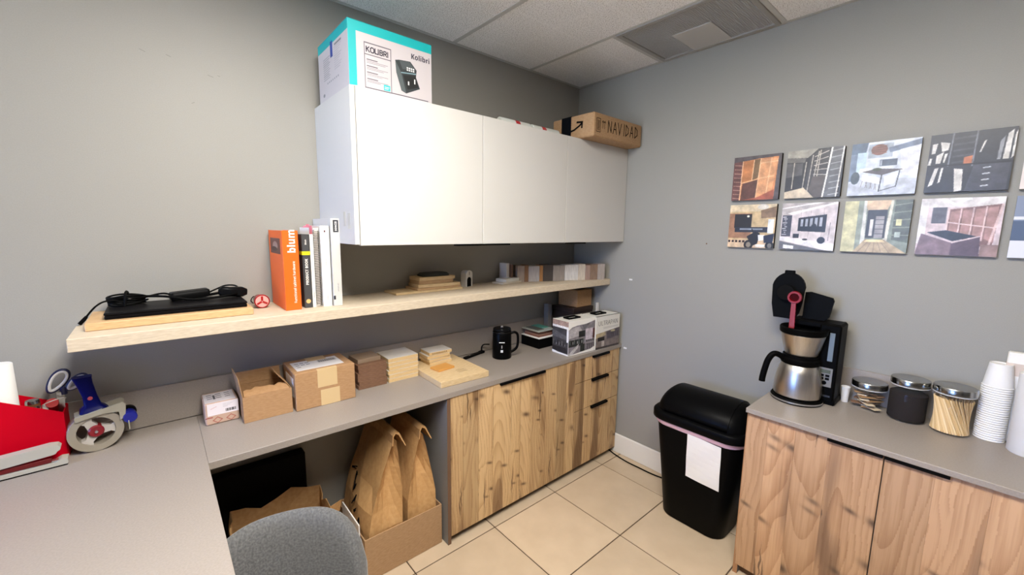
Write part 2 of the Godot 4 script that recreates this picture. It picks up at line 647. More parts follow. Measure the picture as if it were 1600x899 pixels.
# ------------------------------------------------------------------ the room
func room() -> void:
	var x0 := -5.6
	var z1 := 6.1
	var wb := structure("wall_back", bx(x0 - 0.12, 0.12, -0.02, 2.7, -0.12, 0.0, 0.0), M.wall)
	for q in [[-2.085, 2.045, 0.016, -0.25], [-2.055, 2.05, 0.007, -0.3], [-2.27, 2.085, 0.014, -0.4], [-2.20, 2.085, 0.012, -0.35], [-2.14, 1.935, 0.008, 0.6]]:
		var sf := S()
		strokes(sf, [[Vector2.ZERO, Vector2(q[2], q[2] * q[3])]], Vector3(q[0], q[1], 0.0), Vector3(1, 0, 0), Vector3(0, 1, 0), 0.0016, 0.0003)
		part(wb, "scuff", sf, flat("scuff", Color(0.47, 0.46, 0.44), 0.7))
	structure("wall_right", bx(0.0, 0.12, -0.02, 2.7, 0.0, z1 + 0.12, 0.0), M.wall)
	structure("wall_front", bx(x0 - 0.12, 0.0, -0.02, 2.7, z1, z1 + 0.12, 0.0), M.wall)
	var wl := S()
	var wz0 := 0.2
	var wz1 := 1.5
	var wy0 := 0.85
	var wy1 := 2.15
	for b in [[-0.02, wy0, 0.0, z1], [wy1, 2.7, 0.0, z1], [wy0, wy1, 0.0, wz0], [wy0, wy1, wz1, z1]]:
		cbox(wl, Vector3(x0 - 0.06, (b[0] + b[1]) / 2, (b[2] + b[3]) / 2), Vector3(0.12, b[1] - b[0], b[3] - b[2]), 0.0)
	structure("wall_left", wl, M.wall)
	var win := struct_node("window_1")
	var wf := S()
	var wm := (wz0 + wz1) / 2
	for b in [[wy0, wy0 + 0.05, wz0, wz1], [wy1 - 0.05, wy1, wz0, wz1], [wy0, wy1, wz0, wz0 + 0.05], [wy0, wy1, wz1 - 0.05, wz1], [wy0, wy1, wm - 0.025, wm + 0.025]]:
		cbox(wf, Vector3(x0 - 0.06, (b[0] + b[1]) / 2, (b[2] + b[3]) / 2), Vector3(0.06, b[1] - b[0], b[3] - b[2]), 0.003)
	part(win, "window_frame", wf, flat("winframe", Color(0.85, 0.85, 0.84), 0.4))
	for s in [[wz0 + 0.05, wm - 0.025], [wm + 0.025, wz1 - 0.05]]:
		part(win, "pane", bx(x0 - 0.063, x0 - 0.057, wy0 + 0.05, wy1 - 0.05, s[0], s[1], 0.0), M.glass)
	part(win, "window_sill", bx(x0 - 0.12, x0 + 0.06, wy0 - 0.025, wy0, wz0 - 0.04, wz1 + 0.04, 0.003), M.winframe)

	# floor: grout bed and every tile
	var fl := struct_node("floor")
	part(fl, "grout_bed", bx(x0, 0.0, -0.12, -0.003, 0.0, z1, 0.0), M.grout)
	var s := 0.4422
	var xs := [x0]
	var x := -0.2095 - ceilf((-0.2095 - x0) / s) * s
	while x < -0.001:
		if x > x0 + 0.02:
			xs.append(x)
		x += s
	xs.append(0.0)
	var zs := [0.0]
	var z := 0.4787 - s
	while z < z1 - 0.02:
		zs.append(z)
		z += s
	zs.append(z1)
	var cache := {}
	for i in xs.size() - 1:
		for j in zs.size() - 1:
			var w: float = xs[i + 1] - xs[i] - 0.0055
			var d: float = zs[j + 1] - zs[j] - 0.0055
			var key := "%.3f_%.3f" % [w, d]
			if not cache.has(key):
				cache[key] = mesh_of(bx(-w / 2, w / 2, -0.012, 0.0, -d / 2, d / 2, 0.0012))
			part(fl, "tile", cache[key], M["tile%d" % ((i * 5 + j * 3 + i * j) % 3)], Vector3((xs[i] + xs[i + 1]) / 2, 0, (zs[j] + zs[j + 1]) / 2))

	# suspended ceiling: backing slab, tees, tiles
	var ce := struct_node("ceiling")
	part(ce, "slab", bx(x0, 0.0, HC + 0.1, HC + 0.22, 0.0, z1, 0.0), M.grout)
	var tx := [x0, -5.29, -4.68, -4.07, -3.46, -2.85, -2.24, -1.63, -1.02, -0.475, 0.0]
	var tz := [0.0, 1.225, 2.44, 3.66, 4.88, z1]
	for i in range(1, tx.size() - 1):
		part(ce, "tee", bx(tx[i] - 0.012, tx[i] + 0.012, HC - 0.001, HC + 0.03, 0.0, z1, 0.001), M.tee)
	var tzl := [0.0, 0.988, 2.212, 3.432, 4.652, z1]      # the column of the lamp is set out from the lamp
	for i in tx.size() - 1:
		for j in range(1, tz.size() - 1):
			var zj: float = tzl[j] if i == 6 else tz[j]
			part(ce, "cross_tee", bx(tx[i] + 0.012, tx[i + 1] - 0.012, HC - 0.001, HC + 0.03, zj - 0.012, zj + 0.012, 0.001), M.tee)
	part(ce, "cross_tee", bx(tx[9] + 0.012, 0.0, HC - 0.001, HC + 0.03, 0.601, 0.625, 0.001), M.tee)
	for b in [[x0, 0.0, 0.0, 0.02], [-0.02, 0.0, 0.02, z1], [x0, x0 + 0.02, 0.02, z1], [x0, 0.0, z1 - 0.02, z1]]:
		part(ce, "wall_angle", bx(b[0], b[1], HC - 0.002, HC + 0.0, b[2], b[3], 0.0005), M.tee)
	for i in tx.size() - 1:
		for j in tz.size() - 1:
			var za: float = tzl[j] if i == 6 else tz[j]
			var zb: float = tzl[j + 1] if i == 6 else tz[j + 1]
			if i == 6 and j == 1:
				continue
			var spans := [[za, zb]]
			if i == 9 and j == 0:
				spans = [[0.0, 0.613]]
			for q in spans:
				part(ce, "ceiling_tile", bx(tx[i] + 0.004, tx[i + 1] - 0.004, HC + 0.001, HC + 0.016, q[0] + 0.004, q[1] - 0.004, 0.001), M.ceil)
	# perforated return-air grille
	var v := thing("ceiling_vent", "grey perforated ceiling return vent with a pale square plate in it", "vent", Vector3(-0.24, HC, 0.92))
	var gf := S()
	for b in [[-0.222, 0, 0.022, 0.588], [0.215, 0, 0.022, 0.588], [0, -0.283, 0.42, 0.022], [0, 0.283, 0.42, 0.022]]:
		cbox(gf, Vector3(b[0], 0.0, b[1]), Vector3(b[2], 0.012, b[3]), 0.002)
	part(v, "frame", gf, flat("ventframe", Color(0.60, 0.60, 0.585), 0.5))
	part(v, "backing", bx(-0.215, 0.21, 0.03, 0.034, -0.28, 0.28, 0.0), flat("ventback", Color(0.42, 0.42, 0.415), 0.8))
	var lou := S()
	for k in 62:
		var zz := -0.268 + k * 0.0088
		cbox(lou, Vector3(-0.003, 0.004, zz), Vector3(0.416, 0.006, 0.0034), 0.0)
	for k in 48:
		cbox(lou, Vector3(-0.207 + k * 0.00875, 0.004, 0), Vector3(0.0034, 0.0058, 0.545), 0.0)
	var lo := part(v, "mesh_grid", lou, flat("ventgrid", Color(0.66, 0.66, 0.65), 0.5))
	lo.set_meta("kind", "stuff")
	part(v, "plate", bx(-0.03, 0.205, -0.004, 0.0005, -0.105, 0.085, 0.0005), flat("ventplate", Color(0.72, 0.715, 0.70), 0.6))

	var bb := struct_node("baseboard_right")
	part(bb, "board", bx(-0.014, -0.0005, 0.0, 0.131, 0.02, z1, 0.003), flat("bbwhite", Color(0.90, 0.89, 0.87), 0.4))

# ------------------------------------------------------------------ cabinets
func wall_cabinets() -> void:
	var zf := 0.4146
	var yb := 1.4274
	var t := thing("wall_cabinet", "wide white wall cabinet with two doors under the boxed machine", "cabinet", Vector3(-1.1392, yb, 0))
	var o := -Vector3(-1.1392, yb, 0)
	var xl := -1.7189
	var xm := -0.5605
	part(t, "side_panel", bx(xl, xl + 0.018, yb + 0.004, YT, 0.001, zf, 0.001), M.whitelac, o)
	part(t, "side_panel", bx(xm - 0.016, xm, yb + 0.02, YT - 0.02, 0.001, zf - 0.024, 0.001), M.whitelac, o)
	part(t, "top_panel", bx(xl + 0.018, xm, YT - 0.018, YT, 0.001, zf - 0.022, 0.001), M.whitelac, o)
	part(t, "bottom_panel", bx(xl + 0.018, xm, yb + 0.006, yb + 0.024, 0.001, zf - 0.022, 0.001), M.whitelac, o)
	part(t, "back_panel", bx(xl + 0.018, xm - 0.016, yb + 0.024, YT - 0.018, 0.001, 0.006, 0.0), M.whitelac, o)
	var d1 := part(t, "door", bx(xl + 0.0205, -1.1300, yb, YT, zf - 0.019, zf, 0.0012), M.whitelac, o)
	part(d1, "handle", bx(-1.274, -1.1305, yb - 0.0075, yb - 0.0003, zf - 0.021, zf + 0.0015, 0.0005), M.black)
	var d2 := part(t, "door", bx(-1.1270, -0.5615, yb, YT, zf - 0.019, zf, 0.0012), M.whitelac, o)
	part(d2, "handle", bx(-1.1265, -0.961, yb - 0.0075, yb - 0.0003, zf - 0.021, zf + 0.0015, 0.0005), M.black)
	for k in 2:
		part(t, "tape_strip", bx(xl - 0.0006, xl, 1.50 - k * 0.01, 1.555 - k * 0.005, 0.30 + k * 0.045, 0.325 + k * 0.05, 0.0002), flat("cleartape", Color(0.74, 0.73, 0.70), 0.2), o)
	var u := thing("wall_cabinet", "single door white wall cabinet against the right wall", "cabinet", Vector3(-0.28, yb, 0))
	o = -Vector3(-0.28, yb, 0)
	part(u, "side_panel", bx(-0.5595, -0.5435, yb + 0.004, YT, 0.001, zf - 0.022, 0.001), M.whitelac, o)
	part(u, "side_panel", bx(-0.018, -0.002, yb + 0.004, YT, 0.001, zf - 0.022, 0.001), M.whitelac, o)
	part(u, "top_panel", bx(-0.5435, -0.018, YT - 0.018, YT, 0.001, zf - 0.022, 0.001), M.whitelac, o)
	part(u, "bottom_panel", bx(-0.5435, -0.018, yb + 0.006, yb + 0.024, 0.001, zf - 0.022, 0.001), M.whitelac, o)
	part(u, "back_panel", bx(-0.5435, -0.018, yb + 0.024, YT - 0.018, 0.001, 0.006, 0.0), M.whitelac, o)
	var d3 := part(u, "door", bx(-0.5585, -0.003, yb, YT, zf - 0.019, zf, 0.0012), M.whitelac, o)
	part(d3, "handle", bx(-0.538, -0.382, yb - 0.0075, yb - 0.0003, zf - 0.021, zf + 0.0015, 0.0005), M.black)

func shelf_and_tops() -> void:
	single("floating_shelf", bx(-1.2455, 1.2445, -0.038, 0.0, 0.001, 0.325, 0.0015), M.shelf, "long cream floating shelf along the back wall carrying books and samples", "shelf", Vector3(-1.2465, SY, 0))
	single("worktop", bx(-1.1058, 1.1055, -0.025, 0.0, 0.0135, 0.44, 0.0007), M.counter, "long grey worktop under the floating shelf, above the wooden cabinets", "worktop", Vector3(-1.107, YC, 0))
	var d := thing("desk", "grey desk at the left with the red box and stapler on it", "desk", Vector3(-2.6, 0, 0.85))
	var o := Vector3(2.6, 0, -0.85)
	part(d, "top", bx(-2.96, -2.2132, YC - 0.025, YC, 0.0135, 1.72, 0.0007), M.counter, o)
	part(d, "end_panel", bx(-2.93, -2.25, 0.0, YC - 0.026, 1.64, 1.665, 0.002), M.greypanel, o)
	part(d, "modesty_panel", bx(-2.94, -2.922, 0.0, YC - 0.026, 0.03, 1.62, 0.002), M.greypanel, o)
	single("backsplash", bx(-1.5, 1.484, 0.001, 0.143, 0.0005, 0.012, 0.001), M.counter, "low grey upstand board along the back wall above the worktop", "backsplash", Vector3(-1.485, YC, 0))

func planked(parent: Node, called: String, xa: float, xb: float, y0: float, y1: float, zf: float, cuts: Array, tex: Texture2D, o: Vector3, seed_: int, turn := false) -> MeshInstance3D:
	# a front: backing board plus vertical planks; turn: the front faces -x and runs along z
	var th := 0.012
	var b: MeshInstance3D
	if turn:
		b = part(parent, called, bx(zf + 0.004, zf + 0.020, y0, y1, xa, xb, 0.001), M.edgewood, o)
	else:
		b = part(parent, called, bx(xa, xb, y0, y1, zf - 0.020, zf - 0.004, 0.001), M.edgewood, o)
	var r := RandomNumberGenerator.new()
	r.seed = seed_
	var edges := [xa] + cuts + [xb]
	for i in edges.size() - 1:
		var g := 0.00015 if turn else 0.0006
		var bv := 0.0002 if turn else 0.0006
		var p := S()
		var a: float = edges[i] + g
		var c: float = edges[i + 1] - g
		if turn:
			cbox(p, Vector3(zf + th / 2, (y0 + y1) / 2, (a + c) / 2), Vector3(th, y1 - y0, c - a), bv)
		else:
			cbox(p, Vector3((a + c) / 2, (y0 + y1) / 2, zf - th / 2), Vector3(c - a, y1 - y0, th), 0.0006)
		var sh := r.randf_range(0.88, 1.06)
		var us := 1.05
		var u0 := r.randf() * (1.0 - (c - a) * us - 0.03) + 0.015
		var m := uv_mat("", tex, Vector3(us, 0.98, 1), Vector3(u0 - a * us, 0.985 - r.randf() * 0.28, 0), 0.55)
		m.albedo_color = Color(minf(1, sh * 0.96), minf(1, sh * 0.955), minf(1, sh * 0.94))
		part(b, "plank", p, m)
	return b

func base_cabinets() -> void:
	var zf := 0.4346
	var yb := 0.0385
	var yt := YC - 0.027
	var c := Vector3(-0.9, 0, 0.2)
	var t := thing("base_cabinet", "knotty pine base cabinet with two tall doors beside the drawers", "cabinet", c)
	var o := -c
	part(t, "side_panel", bx(-1.3413, -1.324, 0.0, yt, 0.02, zf - 0.002, 0.0008), M.greypanel, o)
	part(t, "edge_strip", bx(-1.3413, -1.324, 0.0, yt, zf - 0.002, zf, 0.0004), M.edgewood, o)
	part(t, "carcass", bx(-1.3235, -0.4525, yb + 0.03, yt, 0.02, zf - 0.022, 0.001), M.greypanel, o)
	part(t, "plinth", bx(-1.3235, -0.4525, 0.0, yb + 0.03, 0.33, 0.345, 0.001), M.greypanel, o)
	var d1 := planked(t, "door", -1.3225, -0.8915, yb, yt, zf, [-1.255, -1.165, -1.075, -0.955], M.pine, o, 3)
	part(d1, "handle", bx(-1.034, -0.893, yt - 0.011, yt + 0.001, zf - 0.004, zf + 0.012, 0.001), M.black)
	var d2 := planked(t, "door", -0.8890, -0.4535, yb, yt, zf, [-0.815, -0.735, -0.61, -0.53], M.pine, o, 9)
	part(d2, "handle", bx(-0.888, -0.717, yt - 0.011, yt + 0.001, zf - 0.004, zf + 0.012, 0.001), M.black)
	c = Vector3(-0.23, 0, 0.2)
	var u := thing("drawer_cabinet", "knotty pine drawer cabinet with three drawers in the corner", "cabinet", c)
	o = -c
	part(u, "carcass", bx(-0.4515, -0.018, yb + 0.03, yt, 0.02, zf - 0.022, 0.001), M.greypanel, o)
	part(u, "plinth", bx(-0.4515, -0.018, 0.0, yb + 0.03, 0.33, 0.345, 0.001), M.greypanel, o)
	part(u, "leg", bx(-0.50, -0.47, 0.0, yb + 0.028, 0.365, 0.39, 0.001), M.greypanel, o)
	var ys := [[0.5868, yt, 0.733], [0.4098, 0.5826, 0.583], [yb, 0.4056, 0.406]]
	for k in 3:
		var d := planked(u, "drawer", -0.4510, -0.0165, ys[k][0], ys[k][1], zf, [-0.365, -0.285, -0.085], M.pine, o, 17)
		part(d, "handle", bx(-0.300, -0.137, ys[k][1] - 0.012, ys[k][1] + 0.0015, zf - 0.004, zf + 0.014, 0.001), M.black)

func coffee_counter() -> void:
	var xf := -0.455
	var z0 := 1.372
	var z1 := 2.70
	single("worktop", bx(-0.235, 0.2295, -0.02, 0.0, -0.67, 0.67, 0.0015), M.counter, "grey worktop holding the coffee maker and jars", "worktop", Vector3(-0.236, RH, 2.04))
	single("backsplash", bx(-0.006, 0.0055, 0.001, 0.139, -0.67, 0.67, 0.001), M.counter, "low grey upstand board behind the coffee maker and jars", "backsplash", Vector3(-0.006, RH, 2.04))
	var c := Vector3(-0.23, 0, 2.04)
	var t := thing("base_cabinet", "pale pine base cabinet under the coffee maker and jars", "cabinet", c)
	var o := -c
	var yt := RH - 0.0215
	part(t, "side_panel", bx(xf + 0.006, -0.016, 0.0, yt, z0, z0 + 0.018, 0.001), M.greypanel, o)
	part(t, "edge_strip", bx(xf + 0.002, xf + 0.006, 0.0, yt, z0, z0 + 0.018, 0.0005), flat("edgepine", Color(0.64, 0.47, 0.33), 0.6), o)
	part(t, "carcass", bx(xf + 0.022, -0.016, 0.07, yt, z0 + 0.019, z1, 0.001), M.greypanel, o)
	part(t, "plinth", bx(xf + 0.03, xf + 0.045, 0.0, 0.069, z0 + 0.019, z1, 0.001), M.edgewood, o)
	var hz := [[1.648, 1.803], [1.8085, 1.962], [2.5, 2.66]]
	var e := [[z0 + 0.004, 1.8045], [1.8075, 2.24], [2.243, z1]]
	var cuts := [[1.452, 1.548, 1.655], [1.93, 2.05], [2.4]]
	for k in 3:
		var d := planked(t, "door", e[k][0], e[k][1], 0.046, yt - 0.002, xf, cuts[k], M.pine2, o, 70 + k, true)
		part(d, "handle", bx(xf - 0.012, xf + 0.004, yt - 0.012, yt - 0.0005, hz[k][0], hz[k][1], 0.001), M.black)

# ------------------------------------------------------------------ wall pictures
func pictures() -> void:
	var imgs := [pic_wardrobe(), pic_closet(), pic_dining(), pic_darkcloset(), pic_plain(Color(0.86, 0.82, 0.80)),
		pic_motorcycle(), pic_tv(), pic_corridor(), pic_island(), pic_blue()]
	var labels := ["square photo panel of an orange wood wardrobe, top row leftmost", "photo panel of a black and white walk-in closet with shelves", "photo panel of a white dining room with a round brown pendant lamp",
		"dark photo panel of a black closet with hanging white shirts", "pale photo panel cut by the right edge of the view, top row",
		"photo panel of a room with a parked motorcycle", "photo panel of a white living room with a wall mounted television", "photo panel of a corridor closet with pale green walls",
		"photo panel of a pinkish closet with a dark island", "blue and white photo panel cut by the right edge, bottom row"]
	var w := 0.2113
	var h := 0.213
	for k in 10:
		var c := k % 5
		var r := k / 5
		var za := 1.0603 + c * (w + 0.0242)
		var yt := 1.8696 - r * (h + 0.0224)
		var t := thing("photo_panel", labels[k], "picture", Vector3(0, yt - h, za + w / 2), 0, "photo panels on the right wall")
		part(t, "board", bx(-0.0194, -0.0005, 0, h, -w / 2, w / 2, 0.001), flat("panelback", Color(0.06, 0.06, 0.065), 0.5))
		part(t, "print", plate(Vector3(-0.0194, h, -w / 2), Vector3(0, 0, w), Vector3(0, -h, 0)), printed(imgs[k], 0.35))

func pic_wardrobe() -> Image:
	var i := canvas(200, 200, Color(0.78, 0.52, 0.34))
	poly(i, Color(0.33, 0.30, 0.30), [0, 0, 1, 0, 1, 1, 0.9, 1, 0.94, 0.06, 0.55, 0.07, 0, 0.13])
	poly(i, Color(0.40, 0.26, 0.24), [0.0, 0.12, 0.2, 0.10, 0.18, 1, 0.0, 1])
	for k in 9:
		line(i, Color(0.74, 0.58, 0.50), 0.02, 0.18 + k * 0.095, 0.19, 0.2 + k * 0.095, 0.012)
	poly(i, Color(0.72, 0.47, 0.28), [0.22, 0.1, 0.45, 0.09, 0.43, 0.55, 0.2, 0.6])
	poly(i, Color(0.46, 0.36, 0.24), [0.45, 0.09, 0.58, 0.08, 0.55, 0.5, 0.43, 0.55])
	poly(i, Color(0.36, 0.23, 0.18), [0.22, 0.62, 0.55, 0.54, 0.52, 0.95, 0.2, 1.0])
	poly(i, Color(0.83, 0.60, 0.42), [0.58, 0.08, 0.94, 0.1, 0.86, 0.78, 0.54, 0.95])
	for k in [[0.44, 0.09, 0.42, 0.56], [0.58, 0.07, 0.53, 0.97], [0.2, 0.1, 0.18, 1.0], [0.8, 0.08, 0.74, 0.9], [0.2, 0.6, 0.54, 0.53], [0.54, 0.52, 0.88, 0.48], [0.57, 0.18, 0.93, 0.16]]:
		line(i, Color(0.90, 0.72, 0.54), k[0], k[1], k[2], k[3], 0.02)
	poly(i, Color(0.62, 0.34, 0.25), [0.2, 1.0, 0.55, 0.95, 0.9, 0.78, 0.9, 1.0])
	grain(i, 1, 0.048)
	return i

func pic_closet() -> Image:
	var i := canvas(200, 200, Color(0.20, 0.19, 0.18))
	poly(i, Color(0.62, 0.60, 0.55), [0, 0, 0.55, 0, 0.38, 0.17, 0, 0.14])
	poly(i, Color(0.42, 0.40, 0.37), [0, 0.14, 0.35, 0.17, 0.33, 0.26, 0, 0.24])
	poly(i, Color(0.33, 0.32, 0.30), [0.0, 0.26, 0.3, 0.27, 0.3, 0.52, 0.0, 0.56])
	poly(i, Color(0.80, 0.74, 0.64), [0, 0.86, 0.36, 0.78, 0.55, 1, 0, 1])
	poly(i, Color(0.26, 0.25, 0.24), [0.42, 0.14, 0.6, 0.03, 0.78, 0.0, 0.72, 1, 0.58, 1, 0.36, 0.8])
	poly(i, Color(0.35, 0.32, 0.29), [0.5, 0.56, 0.72, 0.55, 0.68, 1, 0.55, 1, 0.44, 0.84])
	for k in 5:
		line(i, Color(0.80, 0.76, 0.70), 0.5, 0.16 + k * 0.09, 0.74, 0.06 + k * 0.12, 0.014)
	for k in [[0.36, 0.25, 0.33, 0.8], [0.14, 0.25, 0.13, 0.8], [0.47, 0.12, 0.42, 0.88], [0.57, 0.05, 0.52, 0.56], [0.6, 0.03, 0.57, 0.56]]:
		line(i, Color(0.74, 0.70, 0.63), k[0], k[1], k[2], k[3], 0.018)
	poly(i, Color(0.40, 0.40, 0.40), [0.8, 0.0, 1, 0, 0.94, 1, 0.7, 1])
	for k in 8:
		line(i, Color(0.66, 0.66, 0.65), 0.79, 0.08 + k * 0.125, 0.97, 0.05 + k * 0.125, 0.016)
	line(i, Color(0.93, 0.91, 0.88), 0.79, 0.0, 0.70, 1.0, 0.03)
	line(i, Color(0.90, 0.89, 0.86), 0.985, 0.0, 0.93, 1.0, 0.022)
	grain(i, 2, 0.040)
	return i

func pic_dining() -> Image:
	var i := canvas(220, 200, Color(0.80, 0.83, 0.88))
	poly(i, Color(0.36, 0.42, 0.50), [0, 0.0, 0.25, 0, 0.22, 0.22, 0, 0.24])
	rect(i, Color(0.46, 0.52, 0.60), 0.0, 0.2, 0.1, 0.72)
	rect(i, Color(0.72, 0.80, 0.87), 0.1, 0.18, 0.24, 0.55)
	rect(i, Color(0.62, 0.66, 0.71), 0.26, 0.04, 0.62, 0.3)
	poly(i, Color(0.42, 0.47, 0.55), [0.55, 0.13, 1, 0.02, 1, 0.12, 0.58, 0.22])
	rect(i, Color(0.33, 0.37, 0.42), 0.45, 0.34, 0.70, 0.46)
	line(i, Color(0.66, 0.69, 0.74), 0.47, 0.35, 0.47, 0.45, 0.02)
	poly(i, Color(0.86, 0.87, 0.91), [0.72, 0.18, 1, 0.12, 1, 0.7, 0.78, 0.64])
	poly(i, Color(0.74, 0.76, 0.80), [0, 0.76, 0.3, 0.66, 1, 0.72, 1, 1, 0, 1])
	oval(i, Color(0.45, 0.29, 0.23), 0.42, 0.15, 0.12, 0.1)
	for k in 4:
		line(i, Color(0.56, 0.38, 0.31), 0.31, 0.09 + k * 0.04, 0.53, 0.08 + k * 0.045, 0.012)
	rect(i, Color(0.88, 0.89, 0.90), 0.16, 0.48, 0.34, 0.56)
	poly(i, Color(0.36, 0.33, 0.33), [0.2, 0.55, 0.42, 0.5, 0.8, 0.54, 0.5, 0.63])
	oval(i, Color(0.30, 0.32, 0.24), 0.42, 0.52, 0.07, 0.03)
	for k in 4:
		poly(i, Color(0.93, 0.93, 0.95), [0.2 + k * 0.07, 0.6 + k * 0.02, 0.29 + k * 0.07, 0.6 + k * 0.03, 0.27 + k * 0.07, 0.74 + k * 0.02, 0.21 + k * 0.07, 0.72 + k * 0.02])
		line(i, Color(0.50, 0.48, 0.48), 0.22 + k * 0.07, 0.72 + k * 0.02, 0.2 + k * 0.07, 0.84 + k * 0.02, 0.008)
		line(i, Color(0.50, 0.48, 0.48), 0.27 + k * 0.07, 0.74 + k * 0.02, 0.3 + k * 0.07, 0.86 + k * 0.02, 0.008)
	poly(i, Color(0.90, 0.90, 0.92), [0.54, 0.65, 0.72, 0.6, 0.7, 0.78, 0.55, 0.84])
	line(i, Color(0.24, 0.24, 0.27), 0.5, 0.62, 0.48, 0.94, 0.016)
	line(i, Color(0.24, 0.24, 0.27), 0.75, 0.56, 0.72, 0.86, 0.013)
	line(i, Color(0.3, 0.3, 0.33), 0.48, 0.93, 0.72, 0.85, 0.012)
	oval(i, Color(0.30, 0.34, 0.36), 0.1, 0.66, 0.07, 0.12)
	grain(i, 3, 0.024)
	return i

func pic_darkcloset() -> Image:
	var i := canvas(220, 200, Color(0.17, 0.17, 0.19))
	for k in [[0.28, 0, 0.26, 0.56], [0.56, 0, 0.55, 0.58]]:
		line(i, Color(0.42, 0.43, 0.46), k[0], k[1], k[2], k[3], 0.02)
	line(i, Color(0.09, 0.09, 0.1), 0, 0.54, 1, 0.54, 0.02)
	poly(i, Color(0.26, 0.26, 0.29), [0.57, 0.56, 0.98, 0.56, 0.97, 1, 0.5, 1])
	for k in 5:
		line(i, Color(0.25, 0.25, 0.27), 0.3, 0.1 + k * 0.1, 0.55, 0.08 + k * 0.1, 0.03)
	for k in [[0.03, 0.16, 0.1, 0.15, 0.08, 0.32, 0.03, 0.33], [0.13, 0.13, 0.25, 0.16, 0.24, 0.28, 0.16, 0.3], [0.1, 0.36, 0.19, 0.3, 0.16, 0.5, 0.1, 0.5], [0.2, 0.34, 0.24, 0.33, 0.21, 0.5, 0.19, 0.48], [0.02, 0.4, 0.05, 0.4, 0.04, 0.52, 0.0, 0.52],
			[0.1, 0.58, 0.15, 0.57, 0.1, 0.86, 0.04, 0.9], [0.18, 0.58, 0.21, 0.57, 0.19, 0.82, 0.16, 0.84], [0.34, 0.60, 0.45, 0.62, 0.47, 0.98, 0.38, 1.0], [0.9, 0.1, 0.96, 0.03, 0.95, 0.5, 0.88, 0.5], [0.98, 0.1, 1, 0.05, 1, 0.46, 0.97, 0.5], [0.65, 0.18, 0.68, 0.16, 0.63, 0.36, 0.61, 0.36]]:
		poly(i, Color(0.80, 0.79, 0.77), k)
	poly(i, Color(0.55, 0.56, 0.58), [0.83, 0.2, 0.88, 0.12, 0.86, 0.5, 0.82, 0.5])
	poly(i, Color(0.72, 0.42, 0.27), [0.44, 0.42, 0.54, 0.40, 0.54, 0.53, 0.44, 0.53])
	for k in 4:
		line(i, Color(0.74, 0.75, 0.77), 0.68, 0.62 + k * 0.1, 0.77, 0.61 + k * 0.1, 0.02)
	grain(i, 4, 0.080)
	return i

func pic_plain(c: Color) -> Image:
	var i := canvas(160, 160, c)
	rect(i, Color(0.70, 0.62, 0.60), 0.1, 0.3, 0.45, 0.9)
	rect(i, Color(0.50, 0.44, 0.43), 0.55, 0.4, 0.9, 0.95)
	return i

func pic_motorcycle() -> Image:
	var i := canvas(200, 200, Color(0.76, 0.66, 0.50))
	rect(i, Color(0.82, 0.75, 0.62), 0, 0, 1, 0.16)
	poly(i, Color(0.50, 0.40, 0.30), [0.68, 0.14, 1, 0.05, 1, 0.3, 0.7, 0.32])
	oval(i, Color(0.80, 0.78, 0.74), 0.72, 0.06, 0.12, 0.06)
	rect(i, Color(0.60, 0.44, 0.33), 0, 0.2, 0.5, 0.78)
	rect(i, Color(0.12, 0.10, 0.09), 0.12, 0.22, 0.5, 0.54)
	oval(i, Color(0.9, 0.88, 0.82), 0.42, 0.27, 0.03, 0.025)
	rect(i, Color(0.86, 0.89, 0.90), 0.85, 0.34, 0.97, 0.66)
	rect(i, Color(0.14, 0.15, 0.2), 0.14, 0.52, 0.85, 0.64)
	rect(i, Color(0.55, 0.58, 0.62), 0.25, 0.55, 0.75, 0.585)
	rect(i, Color(0.80, 0.70, 0.58), 0, 0.82, 1, 1)
	for k in 5:
		rect(i, Color(0.18, 0.1, 0.09), 0.01 + k * 0.08, 0.83, 0.06 + k * 0.08, 0.88)
	oval(i, Color(0.07, 0.07, 0.08), 0.47, 0.93, 0.1, 0.11)
	oval(i, Color(0.5, 0.46, 0.4), 0.47, 0.93, 0.055, 0.065)
	oval(i, Color(0.07, 0.07, 0.08), 0.92, 0.94, 0.09, 0.1)
	oval(i, Color(0.45, 0.43, 0.4), 0.92, 0.94, 0.045, 0.055)
	poly(i, Color(0.07, 0.07, 0.08), [0.42, 0.74, 0.6, 0.62, 0.7, 0.66, 0.66, 0.9, 0.55, 0.96])
	poly(i, Color(0.88, 0.88, 0.90), [0.66, 0.7, 0.8, 0.7, 0.78, 0.82, 0.68, 0.84])
	poly(i, Color(0.10, 0.12, 0.20), [0.78, 0.72, 1, 0.66, 0.98, 0.86, 0.8, 0.88])
	rect(i, Color(0.90, 0.88, 0.85), 0.62, 0.92, 0.82, 0.98)
	line(i, Color(0.07, 0.07, 0.08), 0.52, 0.56, 0.58, 0.7, 0.02)
	grain(i, 6, 0.048)
	return i

